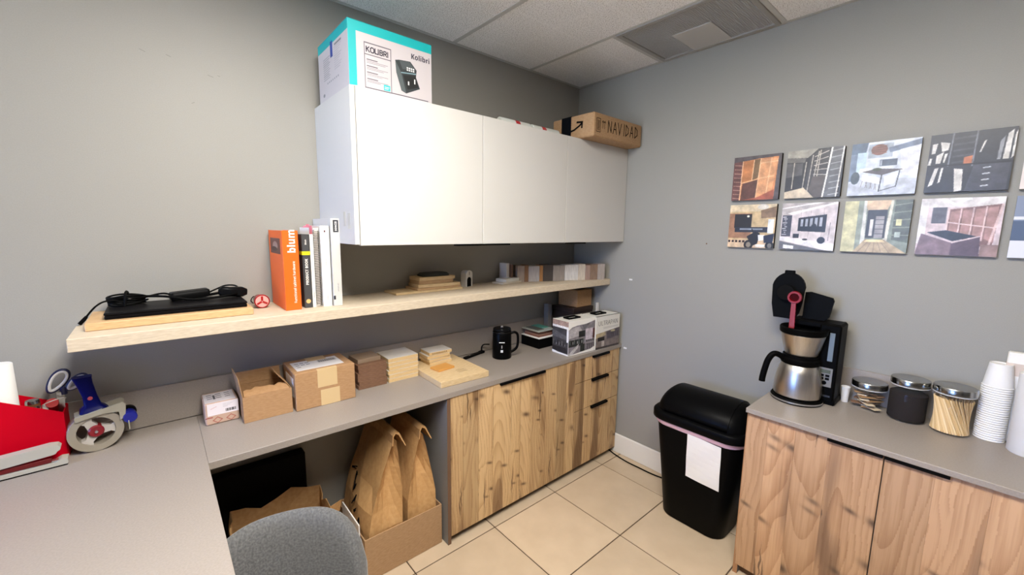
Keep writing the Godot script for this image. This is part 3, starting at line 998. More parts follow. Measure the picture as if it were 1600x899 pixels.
func pic_tv() -> Image:
	var i := canvas(210, 200, Color(0.80, 0.76, 0.76))
	poly(i, Color(0.70, 0.67, 0.66), [0, 0, 1, 0, 0.2, 0.24, 0, 0.26])
	poly(i, Color(0.95, 0.94, 0.93), [0.1, 0.22, 0.98, 0.0, 1, 0.03, 0.2, 0.25])
	poly(i, Color(0.88, 0.87, 0.86), [0, 0.13, 0.8, 0, 0.6, 0, 0, 0.1])
	rect(i, Color(0.25, 0.25, 0.29), 0.02, 0.26, 0.2, 0.72)
	for k in 10:
		var yy := 0.29 + k * 0.042
		rect(i, Color(0.80, 0.79, 0.8), 0.03 + 0.02 * (k % 3), yy, 0.1 + 0.02 * (k % 2), yy + 0.018)
	for k in [0.37, 0.55, 0.78]:
		line(i, Color(0.62, 0.58, 0.58), k, 0.12, k - 0.02, 0.75, 0.006)
	poly(i, Color(0.06, 0.06, 0.07), [0.33, 0.32, 0.83, 0.25, 0.83, 0.62, 0.33, 0.6])
	for k in 5:
		var xx := 0.37 + k * 0.085
		poly(i, Color(0.62, 0.63, 0.66), [xx, 0.35 - k * 0.01, xx + 0.05, 0.345 - k * 0.01, xx + 0.05, 0.5, xx, 0.5])
	oval(i, Color(0.08, 0.08, 0.08), 0.62, 0.52, 0.05, 0.08)
	line(i, Color(0.35, 0.34, 0.35), 0.9, 0.42, 0.89, 0.8, 0.008)
	poly(i, Color(0.90, 0.89, 0.90), [0, 0.72, 1, 0.86, 1, 1, 0.9, 1, 0, 0.8])
	poly(i, Color(0.40, 0.40, 0.42), [0, 0.82, 0.85, 1, 0, 1])
	rect(i, Color(0.07, 0.07, 0.08), 0.25, 0.66, 0.36, 0.75)
	oval(i, Color(0.10, 0.11, 0.17), 0.77, 0.79, 0.07, 0.07)
	oval(i, Color(0.14, 0.14, 0.15), 0.48, 0.78, 0.05, 0.02)
	poly(i, Color(0.90, 0.90, 0.90), [0.08, 0.9, 0.28, 0.92, 0.28, 0.99, 0.08, 0.98])
	grain(i, 7, 0.028)
	return i

func pic_corridor() -> Image:
	var i := canvas(210, 200, Color(0.50, 0.53, 0.48))
	rect(i, Color(0.76, 0.74, 0.58), 0, 0, 0.22, 1)
	rect(i, Color(0.55, 0.58, 0.52), 0.22, 0, 0.34, 1)
	poly(i, Color(0.80, 0.70, 0.58), [0.3, 0, 0.72, 0, 0.65, 0.2, 0.37, 0.2])
	poly(i, Color(0.84, 0.84, 0.80), [0.3, 0, 0.34, 0, 0.37, 0.8, 0.3, 0.9])
	poly(i, Color(0.84, 0.82, 0.76), [0.7, 0, 0.74, 0, 0.7, 0.8, 0.64, 0.78])
	rect(i, Color(0.22, 0.22, 0.23), 0.37, 0.18, 0.66, 0.72)
	rect(i, Color(0.60, 0.58, 0.57), 0.5, 0.3, 0.63, 0.72)
	rect(i, Color(0.82, 0.80, 0.78), 0.42, 0.36, 0.47, 0.68)
	for k in 4:
		rect(i, Color(0.36, 0.36, 0.37), 0.5, 0.36 + k * 0.09, 0.63, 0.375 + k * 0.09)
	poly(i, Color(0.36, 0.38, 0.34), [0.76, 0, 1, 0, 1, 0.8, 0.76, 0.75])
	for k in 5:
		line(i, Color(0.52, 0.54, 0.48), 0.76, 0.1 + k * 0.14, 1, 0.06 + k * 0.15, 0.02)
	rect(i, Color(0.82, 0.80, 0.60), 0.8, 0.36, 0.88, 0.48)
	rect(i, Color(0.70, 0.74, 0.70), 0.8, 0.6, 0.88, 0.7)
	poly(i, Color(0.70, 0.62, 0.50), [0.37, 0.75, 0.66, 0.75, 1, 1, 0.2, 1])
	poly(i, Color(0.93, 0.84, 0.64), [0.4, 0.75, 0.64, 0.75, 0.68, 0.8, 0.36, 0.8])
	for k in 5:
		line(i, Color(0.56, 0.50, 0.42), 0.42 + k * 0.05, 0.8, 0.28 + k * 0.12, 1, 0.01)
	grain(i, 8, 0.040)
	return i

func pic_island() -> Image:
	var i := canvas(220, 200, Color(0.80, 0.74, 0.75))
	rect(i, Color(0.84, 0.82, 0.82), 0, 0, 1, 0.16)
	for k in [[0.3, 0.03, 0.44, 0.12], [0.44, 0.12, 0.55, 0.03], [0.36, 0.02, 0.56, 0.02], [0.55, 0.03, 0.62, 0.02]]:
		line(i, Color(0.97, 0.97, 0.98), k[0], k[1], k[2], k[3], 0.035)
	rect(i, Color(0.88, 0.87, 0.87), 0, 0.05, 0.1, 0.8)
	rect(i, Color(0.36, 0.36, 0.39), 0.16, 0.16, 0.34, 0.44)
	poly(i, Color(0.52, 0.40, 0.39), [0.36, 0.2, 0.97, 0.12, 0.92, 0.9, 0.36, 0.6])
	for k in 4:
		var xx := 0.37 + k * 0.145
		poly(i, Color(0.66, 0.52, 0.50), [xx + 0.02, 0.24 - k * 0.02, xx + 0.13, 0.22 - k * 0.02, xx + 0.13, 0.62 + k * 0.05, xx + 0.02, 0.58 + k * 0.04])
		line(i, Color(0.86, 0.76, 0.75), xx, 0.2 - k * 0.015, xx - 0.01, 0.62 + k * 0.04, 0.018)
	line(i, Color(0.88, 0.79, 0.78), 0.36, 0.42, 0.94, 0.52, 0.02)
	line(i, Color(0.84, 0.74, 0.73), 0.98, 0.12, 0.88, 0.88, 0.03)
	poly(i, Color(0.50, 0.42, 0.45), [0.05, 0.62, 0.45, 0.78, 0.45, 1, 0, 1])
	poly(i, Color(0.36, 0.30, 0.34), [0.45, 0.78, 0.78, 0.66, 0.8, 1, 0.45, 1])
	poly(i, Color(0.20, 0.22, 0.26), [0.12, 0.6, 0.36, 0.56, 0.74, 0.66, 0.46, 0.75])
	line(i, Color(0.80, 0.74, 0.75), 0.45, 0.78, 0.78, 0.66, 0.02)
	poly(i, Color(0.58, 0.48, 0.47), [0.8, 0.8, 1, 0.8, 1, 1, 0.8, 1])
	grain(i, 9, 0.040)
	return i

func pic_blue() -> Image:
	var i := canvas(160, 160, Color(0.50, 0.54, 0.62))
	rect(i, Color(0.30, 0.36, 0.46), 0, 0.4, 1, 0.72)
	rect(i, Color(0.86, 0.87, 0.90), 0, 0.33, 1, 0.38)
	rect(i, Color(0.84, 0.85, 0.88), 0, 0.72, 1, 1)
	return i

# ------------------------------------------------------------------ on top of the wall cabinets
func cabinet_top_items() -> void:
	var y := YT + 0.0005
	# boxed counting machine
	var w := 0.33
	var h := 0.219
	var d := 0.335
	var t := thing("product_box", "white and turquoise product box on top of the wall cabinet", "box", Vector3(-1.5505, y, 0.2425))
	var teal := Color(0.0, 0.63, 0.64)
	part(t, "carton", stand(w, h, d, 0.0015), flat("boxwhite", Color(0.71, 0.69, 0.70), 0.5))
	var top := S()
	cbox(top, Vector3(0, h + 0.0012, 0), Vector3(w + 0.003, 0.002, d + 0.003), 0.0008)
	part(t, "lid_flap", top, flat("teal", teal, 0.5))
	var img := canvas(660, 438, Color(0.71, 0.69, 0.70))
	rect(img, teal, 0, 0, 1, 0.145)
	poly(img, teal, [0, 0, 0.085, 0, 0.085, 0.985, 0, 1.0])
	var ln := Color(0.34, 0.32, 0.36)
	for r in [[0.17, 0.275, 0.48, 0.29], [0.17, 0.975, 0.48, 0.99], [0.17, 0.275, 0.178, 0.99], [0.474, 0.275, 0.482, 0.99], [0.17, 0.455, 0.48, 0.468], [0.48, 0.972, 0.95, 0.988]]:
		rect(img, ln, r[0], r[1], r[2], r[3])
	for k in 4:
		var yy := 0.53 + k * 0.10
		rect(img, Color(0.30, 0.28, 0.32), 0.195, yy, 0.32, yy + 0.014)
		rect(img, Color(0.50, 0.48, 0.51), 0.195, yy + 0.03, 0.44, yy + 0.039)
		rect(img, Color(0.50, 0.48, 0.51), 0.195, yy + 0.052, 0.41 - 0.02 * k, yy + 0.061)
	rect(img, Color(0.20, 0.66, 0.68), 0.385, 0.875, 0.462, 0.965)
	rect(img, Color(0.80, 0.90, 0.90), 0.395, 0.905, 0.452, 0.915)
	rect(img, Color(0.80, 0.90, 0.90), 0.395, 0.93, 0.44, 0.94)
	var mk := Color(0.17, 0.19, 0.20)
	poly(img, mk, [0.53, 0.42, 0.58, 0.40, 0.72, 0.38, 0.80, 0.50, 0.79, 0.62, 0.84, 0.80, 0.66, 0.93, 0.60, 0.90, 0.54, 0.62])
	poly(img, Color(0.30, 0.33, 0.34), [0.53, 0.42, 0.60, 0.60, 0.66, 0.92, 0.60, 0.90, 0.54, 0.62])
	poly(img, Color(0.26, 0.29, 0.30), [0.58, 0.41, 0.71, 0.39, 0.78, 0.50, 0.62, 0.54])
	poly(img, Color(0.08, 0.09, 0.09), [0.62, 0.63, 0.78, 0.60, 0.82, 0.78, 0.68, 0.86])
	line(img, Color(0.50, 0.62, 0.66), 0.60, 0.60, 0.79, 0.565, 0.014)
	for k in 8:
		rect(img, Color(0.86, 0.86, 0.86), 0.672 + (k % 4) * 0.026, 0.485 + (k / 4) * 0.035, 0.69 + (k % 4) * 0.026, 0.508 + (k / 4) * 0.035)
	rect(img, Color(0.86, 0.86, 0.86), 0.685, 0.72, 0.70, 0.78)
	rect(img, Color(0.86, 0.86, 0.86), 0.765, 0.66, 0.78, 0.74)
	part(t, "front_print", plate(Vector3(-w / 2, h, d / 2), Vector3(w, 0, 0), Vector3(0, -h, 0), 0.0005), printed(img, 0.45))
	var kl := {"K": [[0, 0, 0, 1], [0, 0.45, 0.62, 1], [0.2, 0.6, 0.68, 0]], "O": [[0.0, 0.25, 0.0, 0.75], [0.0, 0.75, 0.22, 1], [0.22, 1, 0.6, 1], [0.6, 1, 0.82, 0.75], [0.82, 0.75, 0.82, 0.25], [0.82, 0.25, 0.6, 0], [0.6, 0, 0.22, 0], [0.22, 0, 0, 0.25]], "L": [[0, 1, 0, 0], [0, 0, 0.55, 0]], "I": [[0, 0, 0, 1]],
		"B": [[0, 0, 0, 1], [0, 1, 0.5, 1], [0.5, 1, 0.62, 0.76], [0.62, 0.76, 0.5, 0.53], [0, 0.53, 0.5, 0.53], [0.5, 0.53, 0.66, 0.27], [0.66, 0.27, 0.5, 0], [0.5, 0, 0, 0]], "R": [[0, 0, 0, 1], [0, 1, 0.5, 1], [0.5, 1, 0.64, 0.74], [0.64, 0.74, 0.5, 0.48], [0.5, 0.48, 0, 0.48], [0.3, 0.48, 0.66, 0]]}
	var kw := {"K": 0.0155, "O": 0.0170, "L": 0.0122, "I": 0.0062, "B": 0.0150, "R": 0.0152}
	var kx := 0.0
	var ks := S()
	for ch in "KOLIBRI":
		var ll := []
		for q in kl[ch]:
			ll.append([Vector2(kx + q[0] * 0.0158, q[1] * 0.0165), Vector2(kx + q[2] * 0.0158, q[3] * 0.0165)])
		strokes(ks, ll, Vector3(-w / 2 + 0.0645, h - 0.0915, d / 2 + 0.0004), Vector3(1, 0, 0), Vector3(0, 1, 0), 0.0036)
		kx += kw[ch]
	part(t, "lettering", ks, flat("ink", Color(0.13, 0.12, 0.20), 0.6))
	part(t, "logo", text_mesh("Kolibri", 0.026, 700), M.ink, Vector3(w / 2 - 0.049, h - 0.062, d / 2 + 0.0006))
	var si := canvas(420, 280, Color(0.72, 0.70, 0.71))
	rect(si, teal, 0, 0, 1, 0.145)
	rect(si, Color(0.13, 0.25, 0.58), 0.44, 0.10, 0.52, 0.36)
	for k in 11:
		rect(si, Color(0.55, 0.54, 0.56), 0.18, 0.30 + k * 0.035, 0.42 - 0.02 * (k % 3), 0.315 + k * 0.035)
		rect(si, Color(0.62, 0.61, 0.63), 0.56, 0.24 + k * 0.035, 0.80 - 0.03 * (k % 4), 0.252 + k * 0.035)
	rect(si, Color(0.42, 0.42, 0.44), 0.58, 0.19, 0.80, 0.22)
	for k in 7:
		rect(si, Color(0.50, 0.50, 0.52), 0.3 + k * 0.06, 0.72, 0.33 + k * 0.06, 0.75)
	oval(si, Color(0.45, 0.45, 0.47), 0.17, 0.90, 0.035, 0.03)
	part(t, "side_print", plate(Vector3(-w / 2, h, -d / 2), Vector3(0, 0, d), Vector3(0, -h, 0), 0.0005), printed(si, 0.5))

	# delivery carton with handwriting
	var bw := 0.455
	var bh := 0.125
	var bd := 0.30
	var n := thing("delivery_carton", "brown delivery carton with black handwriting overhanging the cabinet top", "box", Vector3(-0.2385, y, 0.508 - bd / 2))
	part(n, "carton", stand(bw, bh, bd, 0.006), M.card2)
	var tape := S()
	cbox(tape, Vector3(-bw / 2 - 0.0005, bh / 2 + 0.0006, -0.045), Vector3(0.001, bh + 0.001, 0.072), 0.0003)
	cbox(tape, Vector3(-bw / 2 + 0.08, bh + 0.0006, -0.045), Vector3(0.16, 0.001, 0.072), 0.0003)
	part(n, "tape", tape, flat("blacktape", Color(0.055, 0.065, 0.09), 0.35))
	var ts := S()
	strokes(ts, [[Vector2(-0.09, 0.045), Vector2(-0.065, 0.050), Vector2(-0.03, 0.066), Vector2(-0.012, 0.078)], [Vector2(-0.045, 0.087), Vector2(-0.010, 0.083), Vector2(-0.012, 0.056)]], Vector3(-bw / 2, 0, 0.08), Vector3(0, 0, 1), Vector3(0, 1, 0), 0.010)
	part(n, "arrow_print", ts, M.blackmatte)
	var us := S()
	var L := []
	var letters := {"N": [[0, 0, 0.05, 1], [0.05, 1, 0.75, 0.05], [0.75, 0.05, 0.8, 1]], "A": [[0, 0, 0.45, 1], [0.45, 1, 0.85, 0], [0.18, 0.38, 0.68, 0.38]], "V": [[0, 1, 0.4, 0], [0.4, 0, 0.8, 1]], "I": [[0.3, 0, 0.35, 1]], "D": [[0.1, 0, 0.15, 1], [0.15, 1, 0.7, 0.75], [0.7, 0.75, 0.75, 0.3], [0.75, 0.3, 0.1, 0]]}
	var cx := 0.0
	for ch in "NAVIDAD":
		for s in letters[ch]:
			L.append([Vector2(cx + s[0] * 0.038, s[1] * 0.060 + cx * 0.03), Vector2(cx + s[2] * 0.038, s[3] * 0.060 + cx * 0.03)])
		cx += 0.026 if ch == "I" else 0.046
	strokes(us, L, Vector3(-bw / 2 + 0.125, 0.036, bd / 2), Vector3(1, 0, 0), Vector3(0, 1, 0), 0.0052)
	part(n, "handwriting", us, M.blackmatte)
	var bar := S()
	for r in [[0.022, 0.025, 0.058, 0.028], [0.022, 0.094, 0.058, 0.097], [0.022, 0.025, 0.025, 0.097], [0.055, 0.025, 0.058, 0.097]]:
		extrude(bar, V2([r[0], r[1], r[2], r[1], r[2], r[3], r[0], r[3]]), Vector3(-bw / 2, 0, bd / 2), Vector3(1, 0, 0), Vector3(0, 1, 0), 0.0004)
	for k in 14:
		var yy := 0.034 + k * 0.0038
		extrude(bar, V2([0.030, yy, 0.051, yy, 0.051, yy + 0.0012 + 0.0012 * (k % 2), 0.030, yy + 0.0012 + 0.0012 * (k % 2)]), Vector3(-bw / 2, 0, bd / 2), Vector3(1, 0, 0), Vector3(0, 1, 0), 0.0004)
	for k in 2:
		strokes(bar, [[Vector2(0.078 + k * 0.016, 0.05), Vector2(0.078 + k * 0.016, 0.088)], [Vector2(0.072 + k * 0.016, 0.080), Vector2(0.078 + k * 0.016, 0.089), Vector2(0.084 + k * 0.016, 0.080)]], Vector3(-bw / 2, 0, bd / 2), Vector3(1, 0, 0), Vector3(0, 1, 0), 0.003)
	part(n, "printed_marks", bar, M.blackmatte)

	# rolls of film lying behind the front edge
	for k in 2:
		var r := thing("wrap_roll", ["white plastic wrap roll with red print beside the handwritten carton", "white plastic wrap roll lying on the cabinet top, farther from the carton"][k], "roll", Vector3([-0.615, -0.835][k], y, 0.285), 0, "plastic wrap rolls on the wall cabinet")
		var rad := 0.027
		var ro := S()
		lathe(ro, V2([0.0, -0.1, rad - 0.002, -0.1, rad, -0.098, rad, 0.098, rad - 0.002, 0.1, 0.0, 0.1]), 28, Vector3(0, rad, 0), Basis(Vector3(0, 0, 1), PI / 2))
		part(r, "roll", ro, flat("rollwhite", Color(0.80, 0.82, 0.80), 0.35))
		var rb := S()
		lathe(rb, V2([rad + 0.0004, -0.03, rad + 0.0006, -0.029, rad + 0.0006, 0.0, rad + 0.0004, 0.001]), 28, Vector3(-0.035 + k * 0.03, rad, 0), Basis(Vector3(0, 0, 1), PI / 2))
		part(r, "red_band", rb, flat("rollred", Color(0.66, 0.13, 0.15), 0.4))
	single("cardboard_sheet", bx(-0.045, 0.045, 0, 0.09, -0.03, 0.03, 0.003), M.card2, "small brown carton behind the taped delivery carton", "box", Vector3(-0.535, y, 0.14))

# ------------------------------------------------------------------ on the floating shelf
func book(called: String, label: String, x0: float, x1: float, z1: float, depth: float, h: float, cover: Material, group := "books on the floating shelf", cat := "book") -> Node3D:
	# spine faces +z
	var t := thing(called, label, cat, Vector3((x0 + x1) / 2, SY + 0.0005, z1 - depth / 2), 0, group)
	var w := x1 - x0
	var c := S()
	var k := 0.0022
	cbox(c, Vector3(-w / 2 + k / 2, h / 2, 0), Vector3(k, h, depth), 0.0006)
	cbox(c, Vector3(w / 2 - k / 2, h / 2, 0), Vector3(k, h, depth), 0.0006)
	cbox(c, Vector3(0, h / 2, depth / 2 - k / 2), Vector3(w - k * 1.9, h, k), 0.0006)
	part(t, "cover", c, cover)
	part(t, "pages", bx(-w / 2 + k, w / 2 - k, 0.003, h - 0.004, -depth / 2 + 0.004, depth / 2 - k, 0.0005), flat("pages", Color(0.86, 0.84, 0.80), 0.9))
	return t

func spine_text(t: Node3D, s: String, size: float, y: float, z: float, mat: Material, weight := 700, x := 0.0, called := "lettering") -> void:
	part(t, called, text_mesh(s, size, weight), mat, Vector3(x, y, z + 0.0003), Vector3(0, 0, PI / 2))

func shelf_items() -> void:
	var y := SY + 0.0005
	var white := flat("printwhite", Color(0.95, 0.94, 0.92), 0.6)
	# wooden board, laptop, charger
	single("wooden_board", bx(-0.215, 0.215, 0, 0.024, -0.115, 0.115, 0.002), M.beech, "light beech board lying under the black laptop", "board", Vector3(-2.247, y, 0.125), 0.0)
	var yl := y + 0.0245
	var l := thing("laptop", "closed black laptop on the beech board", "laptop", Vector3(-2.233, yl, 0.11))
	part(l, "base", bx(-0.187, 0.187, 0.001, 0.0115, -0.1, 0.1, 0.002), flat("lapbase", Color(0.055, 0.05, 0.055), 0.45))
	part(l, "screen_lid", bx(-0.188, 0.188, 0.0122, 0.021, -0.101, 0.101, 0.0025), flat("laplid", Color(0.075, 0.072, 0.078), 0.4))
	for s in [[-1, -1], [1, -1], [-1, 1], [1, 1]]:
		part(l, "foot", bx(s[0] * 0.16 - 0.012, s[0] * 0.16 + 0.012, 0, 0.0015, s[1] * 0.08 - 0.004, s[1] * 0.08 + 0.004, 0.0003), M.blackrubber)
	var yt := yl + 0.0212
	var ch := thing("laptop_charger", "black laptop charger with coiled cable lying on the laptop", "charger", Vector3(-2.2, yt, 0.07))
	var br := S()
	loft(br, [rrect(0.055, 0.024, 0.008, 0.0, 0.0, 0.0), rrect(0.058, 0.027, 0.009, 0.004), rrect(0.058, 0.027, 0.009, 0.024), rrect(0.054, 0.023, 0.008, 0.028)])
	part(ch, "power_brick", br, flat("brick", Color(0.05, 0.05, 0.052), 0.4), Vector3(0.0, 0.006, -0.015), Vector3(0, 0.12, 0.06))
	var coil := S()
	for k in 6:
		var ring := []
		for a in 28:
			var q := TAU * a / 28
			var rx := 0.046 + 0.004 * sin(k * 1.9)
			ring.append(Vector3(cos(q) * rx + 0.004 * sin(k * 2.3), 0.006 + k * 0.0052 + 0.003 * sin(q * 2 + k), sin(q) * (0.026 + 0.004 * cos(k * 1.4))))
		tube(coil, ring, 0.0031, 8, true)
	part(ch, "cable_coil", coil, M.blackrubber, Vector3(-0.17, 0.0, 0.0), Vector3(0, 0.15, 0.0))
	var tie := S()
	tube(tie, curve(V3([-0.175, 0.003, 0.036, -0.172, 0.036, 0.034, -0.17, 0.046, 0.0, -0.168, 0.038, -0.034])), 0.004, 8)
	part(ch, "cable_tie", tie, M.blackmatte)
	var lead := S()
	tube(lead, curve(V3([-0.19, 0.022, 0.024, -0.222, 0.022, 0.03, -0.245, 0.008, 0.04, -0.268, -0.022, 0.045])), 0.0028, 8)
	tube(lead, curve(V3([-0.125, 0.026, 0.0, -0.07, 0.024, 0.03, 0.0, 0.0085, 0.046, 0.07, 0.010, 0.048, 0.135, 0.014, 0.025, 0.15, 0.02, 0.0])), 0.0042, 8)
	tube(lead, curve(V3([-0.13, 0.02, -0.01, -0.08, 0.03, -0.012, -0.05, 0.022, -0.015])), 0.0034, 8)
	tube(lead, curve(V3([0.058, 0.022, -0.018, 0.08, 0.03, -0.03, 0.11, 0.041, -0.035, 0.14, 0.04, -0.03, 0.155, 0.028, -0.02])), 0.003, 8)
	tube(lead, curve(V3([0.056, 0.014, -0.005, 0.08, 0.018, 0.0, 0.1, 0.02, 0.0])), 0.005, 8)
	part(ch, "cable", lead, M.blackrubber)
	var plug := S()
	tube(plug, V3([-0.266, -0.019, 0.045, -0.272, -0.028, 0.0455, -0.284, -0.042, 0.047]), [0.004, 0.0055, 0.0055], 10)
	part(ch, "barrel_plug", plug, M.blackrubber)
	var tip := S()
	tube(tip, V3([-0.284, -0.042, 0.047, -0.290, -0.049, 0.0477]), 0.003, 10)
	part(ch, "plug_tip", tip, M.silver)
	var mp := S()
	loft(mp, [rrect(0.012, 0.016, 0.008, -0.045), rrect(0.019, 0.019, 0.01, -0.03), rrect(0.018, 0.018, 0.012, 0.01), rrect(0.02, 0.014, 0.012, 0.036), rrect(0.011, 0.009, 0.008, 0.045)])
	part(ch, "mains_plug", mp, flat("plugblack", Color(0.06, 0.063, 0.07), 0.3), Vector3(0.128, 0.021, 0.008), Vector3(0, 0.2, PI / 2 - 0.1))
	# red torch
	var f := thing("flashlight", "small red flashlight lying at the right of the laptop", "flashlight", Vector3(-1.985, y, 0.1), 0.0)
	var fb := S()
	lathe(fb, V2([0.0, -0.05, 0.016, -0.05, 0.018, -0.045, 0.018, 0.0, 0.0255, 0.012, 0.0265, 0.03, 0.0245, 0.032, 0.0235, 0.029, 0.0, 0.027]), 28, Vector3.ZERO, Basis(Vector3(1, 0, 0), PI / 2))
	part(f, "body", fb, flat("torchred", Color(0.60, 0.06, 0.085), 0.25), Vector3(0, 0.0268, 0))
	var fl := S()
	lathe(fl, V2([0.0, 0.0262, 0.0225, 0.0275, 0.0225, 0.0295, 0.0, 0.031]), 28, Vector3.ZERO, Basis(Vector3(1, 0, 0), PI / 2))
	part(f, "lens", fl, flat("torchlens", Color(0.85, 0.62, 0.60), 0.15), Vector3(0, 0.0268, 0))
	var fs := S()
	for k in 3:
		var q := PI / 2 + TAU * k / 3
		cbox(fs, Vector3(cos(q) * 0.011, sin(q) * 0.011, 0.0315), Vector3(0.018, 0.007, 0.002), 0.0005, Basis(Vector3(0, 0, 1), q))
	part(f, "lens_spokes", fs, M.torchred, Vector3(0, 0.0268, 0))
	var fc := S()
	tube(fc, curve(V3([0.0, 0.028, -0.05, -0.012, 0.034, -0.07, -0.024, 0.02, -0.06, -0.02, 0.012, -0.04])), 0.002, 6)
	part(f, "wrist_cord", fc, M.blackrubber)

	# books
	var zb := 0.243
	var b1 := book("ring_binder", "thick orange catalogue binder with white spine lettering", -1.927, -1.872, zb, 0.225, 0.302, flat("orange", Color(0.93, 0.38, 0.05), 0.45), "books on the floating shelf", "binder")
	spine_text(b1, "blum", 0.036, 0.262, 0.1125, white, 800, 0.004)
	spine_text(b1, "Functional cabinet hardware", 0.0125, 0.107, 0.1125, white, 400, 0.008)
	var ph := canvas(64, 64, Color(0.40, 0.22, 0.18))
	oval(ph, Color(0.62, 0.50, 0.45), 0.5, 0.5, 0.25, 0.3)
	oval(ph, Color(0.25, 0.14, 0.12), 0.4, 0.7, 0.3, 0.15)
	part(b1, "cover_print", plate(Vector3(-0.0275, 0.272, -0.085), Vector3(0, 0, 0.165), Vector3(0, -0.06, 0), 0.0003), printed(ph))
	var b2 := book("book", "dark grey book with a yellow band and white spine lettering", -1.856, -1.828, zb - 0.018, 0.2, 0.288, flat("bookgrey", Color(0.24, 0.24, 0.25), 0.5))
	spine_text(b2, "PRODUCT BOOK", 0.0135, 0.142, 0.1, white, 800, 0.0)
	spine_text(b2, "blum", 0.008, 0.258, 0.1, white, 700, 0.0, "publisher_mark")
	part(b2, "yellow_band", bx(-0.0145, 0.0145, 0.208, 0.222, 0.06, 0.1005, 0.0003), flat("yellow", Color(0.93, 0.93, 0.08), 0.5))
	var ov := S()
	lathe(ov, V2([0.0, 0.0, 0.0085, 0.0, 0.0085, 0.0005, 0.0, 0.0006]), 20, Vector3(0, 0.026, 0.1), Basis(Vector3(1, 0, 0), PI / 2))
	part(b2, "orange_seal", ov, flat("seal", Color(0.90, 0.70, 0.45), 0.5))
	var b3 := book("book", "thin white book beside the dark grey book", -1.8265, -1.8145, zb - 0.016, 0.2, 0.288, M.whiteedge)
	spine_text(b3, "catalogue", 0.006, 0.05, 0.1, flat("greyink", Color(0.55, 0.54, 0.54), 0.7), 400)
	# spiral bound
	var sp := thing("spiral_catalogue", "spiral bound white catalogue with pink page tabs on top", "book", Vector3(-1.803, y, 0.135), 0, "books on the floating shelf")
	part(sp, "pages", bx(-0.0085, 0.0085, 0, 0.312, -0.1, 0.088, 0.0008), flat("spiralpages", Color(0.80, 0.77, 0.74), 0.8))
	part(sp, "cover", bx(-0.0098, -0.0086, 0, 0.314, -0.1, 0.09, 0.0003), M.whiteedge)
	part(sp, "cover", bx(0.0086, 0.0098, 0, 0.314, -0.1, 0.09, 0.0003), M.whiteedge)
	var wire := S()
	var hel := []
	for k in 44 * 8:
		var q := TAU * k / 8
		hel.append(Vector3(sin(q) * 0.0098, 0.008 + k * 0.297 / (44 * 8), 0.092 + cos(q) * 0.0095))
	tube(wire, hel, 0.0012, 5)
	part(sp, "spiral_wire", wire, flat("wiredark", Color(0.20, 0.17, 0.17), 0.4))
	for k in 3:
		part(sp, "page_tab", bx(-0.006 + k * 0.003, -0.0054 + k * 0.003, 0.295, 0.327 - 0.006 * k, -0.02 - 0.05 * k, 0.028 - 0.05 * k, 0.0002), flat("pink", Color(0.93, 0.52, 0.56), 0.7))
	part(sp, "page_tab", bx(-0.0125, -0.0118, 0.255, 0.322, 0.05, 0.085, 0.0002), M.pink)
	var b4 := book("book", "white book with small grey spine print", -1.790, -1.757, zb - 0.005, 0.215, 0.322, M.whiteedge)
	spine_text(b4, "collection 2020", 0.0085, 0.19, 0.1075, M.greyink, 400)
	spine_text(b4, "design", 0.006, 0.035, 0.1075, M.greyink, 400)
	part(b4, "spine_mark", bx(-0.003, 0.003, 0.296, 0.304, 0.1075, 0.1079, 0.0001), flat("darkred", Color(0.36, 0.2, 0.2), 0.6))
	var b5 := book("binder", "tallest white binder with a black spine label", -1.7525, -1.7185, zb + 0.004, 0.235, 0.351, M.whitelac, "books on the floating shelf", "binder")
	part(b5, "spine_label", bx(-0.008, 0.0125, 0.297, 0.345, 0.1173, 0.1178, 0.0001), flat("labelblack", Color(0.13, 0.14, 0.17), 0.5))
	spine_text(b5, "SONCIS", 0.0105, 0.321, 0.1178, white, 700, 0.0025)
	part(b5, "spine_tag", bx(-0.0172, -0.009, 0.026, 0.042, 0.1173, 0.1177, 0.0001), M.labelblack)
	spine_text(b5, "sample set", 0.007, 0.075, 0.1175, M.greyink, 400, 0.002)

	# wood samples
	single("wood_sample", bx(-0.19, 0.19, 0, 0.0105, -0.065, 0.065, 0.0008), M.ply, "long thin pale board at the bottom of the shelf sample stack", "wood sample", Vector3(-1.25, y, 0.082), 0.02, "wood samples stacked on the shelf")
	single("wood_sample", bx(-0.13, 0.13, 0, 0.012, -0.062, 0.062, 0.0008), M.ply2, "brown thin board second from the bottom of the shelf stack", "wood sample", Vector3(-1.195, y + 0.0108, 0.079), 0.03, "wood samples stacked on the shelf")
	single("wood_sample", bx(-0.12, 0.12, 0, 0.015, -0.058, 0.058, 0.0008), M.ply, "pale thin board in the middle of the shelf stack", "wood sample", Vector3(-1.19, y + 0.0231, 0.08), -0.05, "wood samples stacked on the shelf")
	single("wood_sample", bx(-0.1, 0.1, 0, 0.018, -0.05, 0.05, 0.0008), M.ply2, "thick plywood block with a white left end in the shelf stack", "wood sample", Vector3(-1.205, y + 0.0384, 0.075), 0.0, "wood samples stacked on the shelf")
	single("wood_sample", bx(-0.105, 0.105, 0, 0.017, -0.053, 0.053, 0.0008), M.ply, "thick plywood block under the dark pad on the shelf", "wood sample", Vector3(-1.20, y + 0.0567, 0.075), 0.02, "wood samples stacked on the shelf")
	var pad := S()
	loft(pad, [rrect(0.078, 0.04, 0.02, 0.0), rrect(0.08, 0.042, 0.02, 0.006), rrect(0.07, 0.034, 0.018, 0.016), rrect(0.045, 0.02, 0.012, 0.019)])
	single("sanding_pad", pad, flat("padgreen", Color(0.22, 0.235, 0.22), 0.8), "dark grey green pad on top of the shelf sample stack", "pad", Vector3(-1.195, y + 0.074, 0.075))
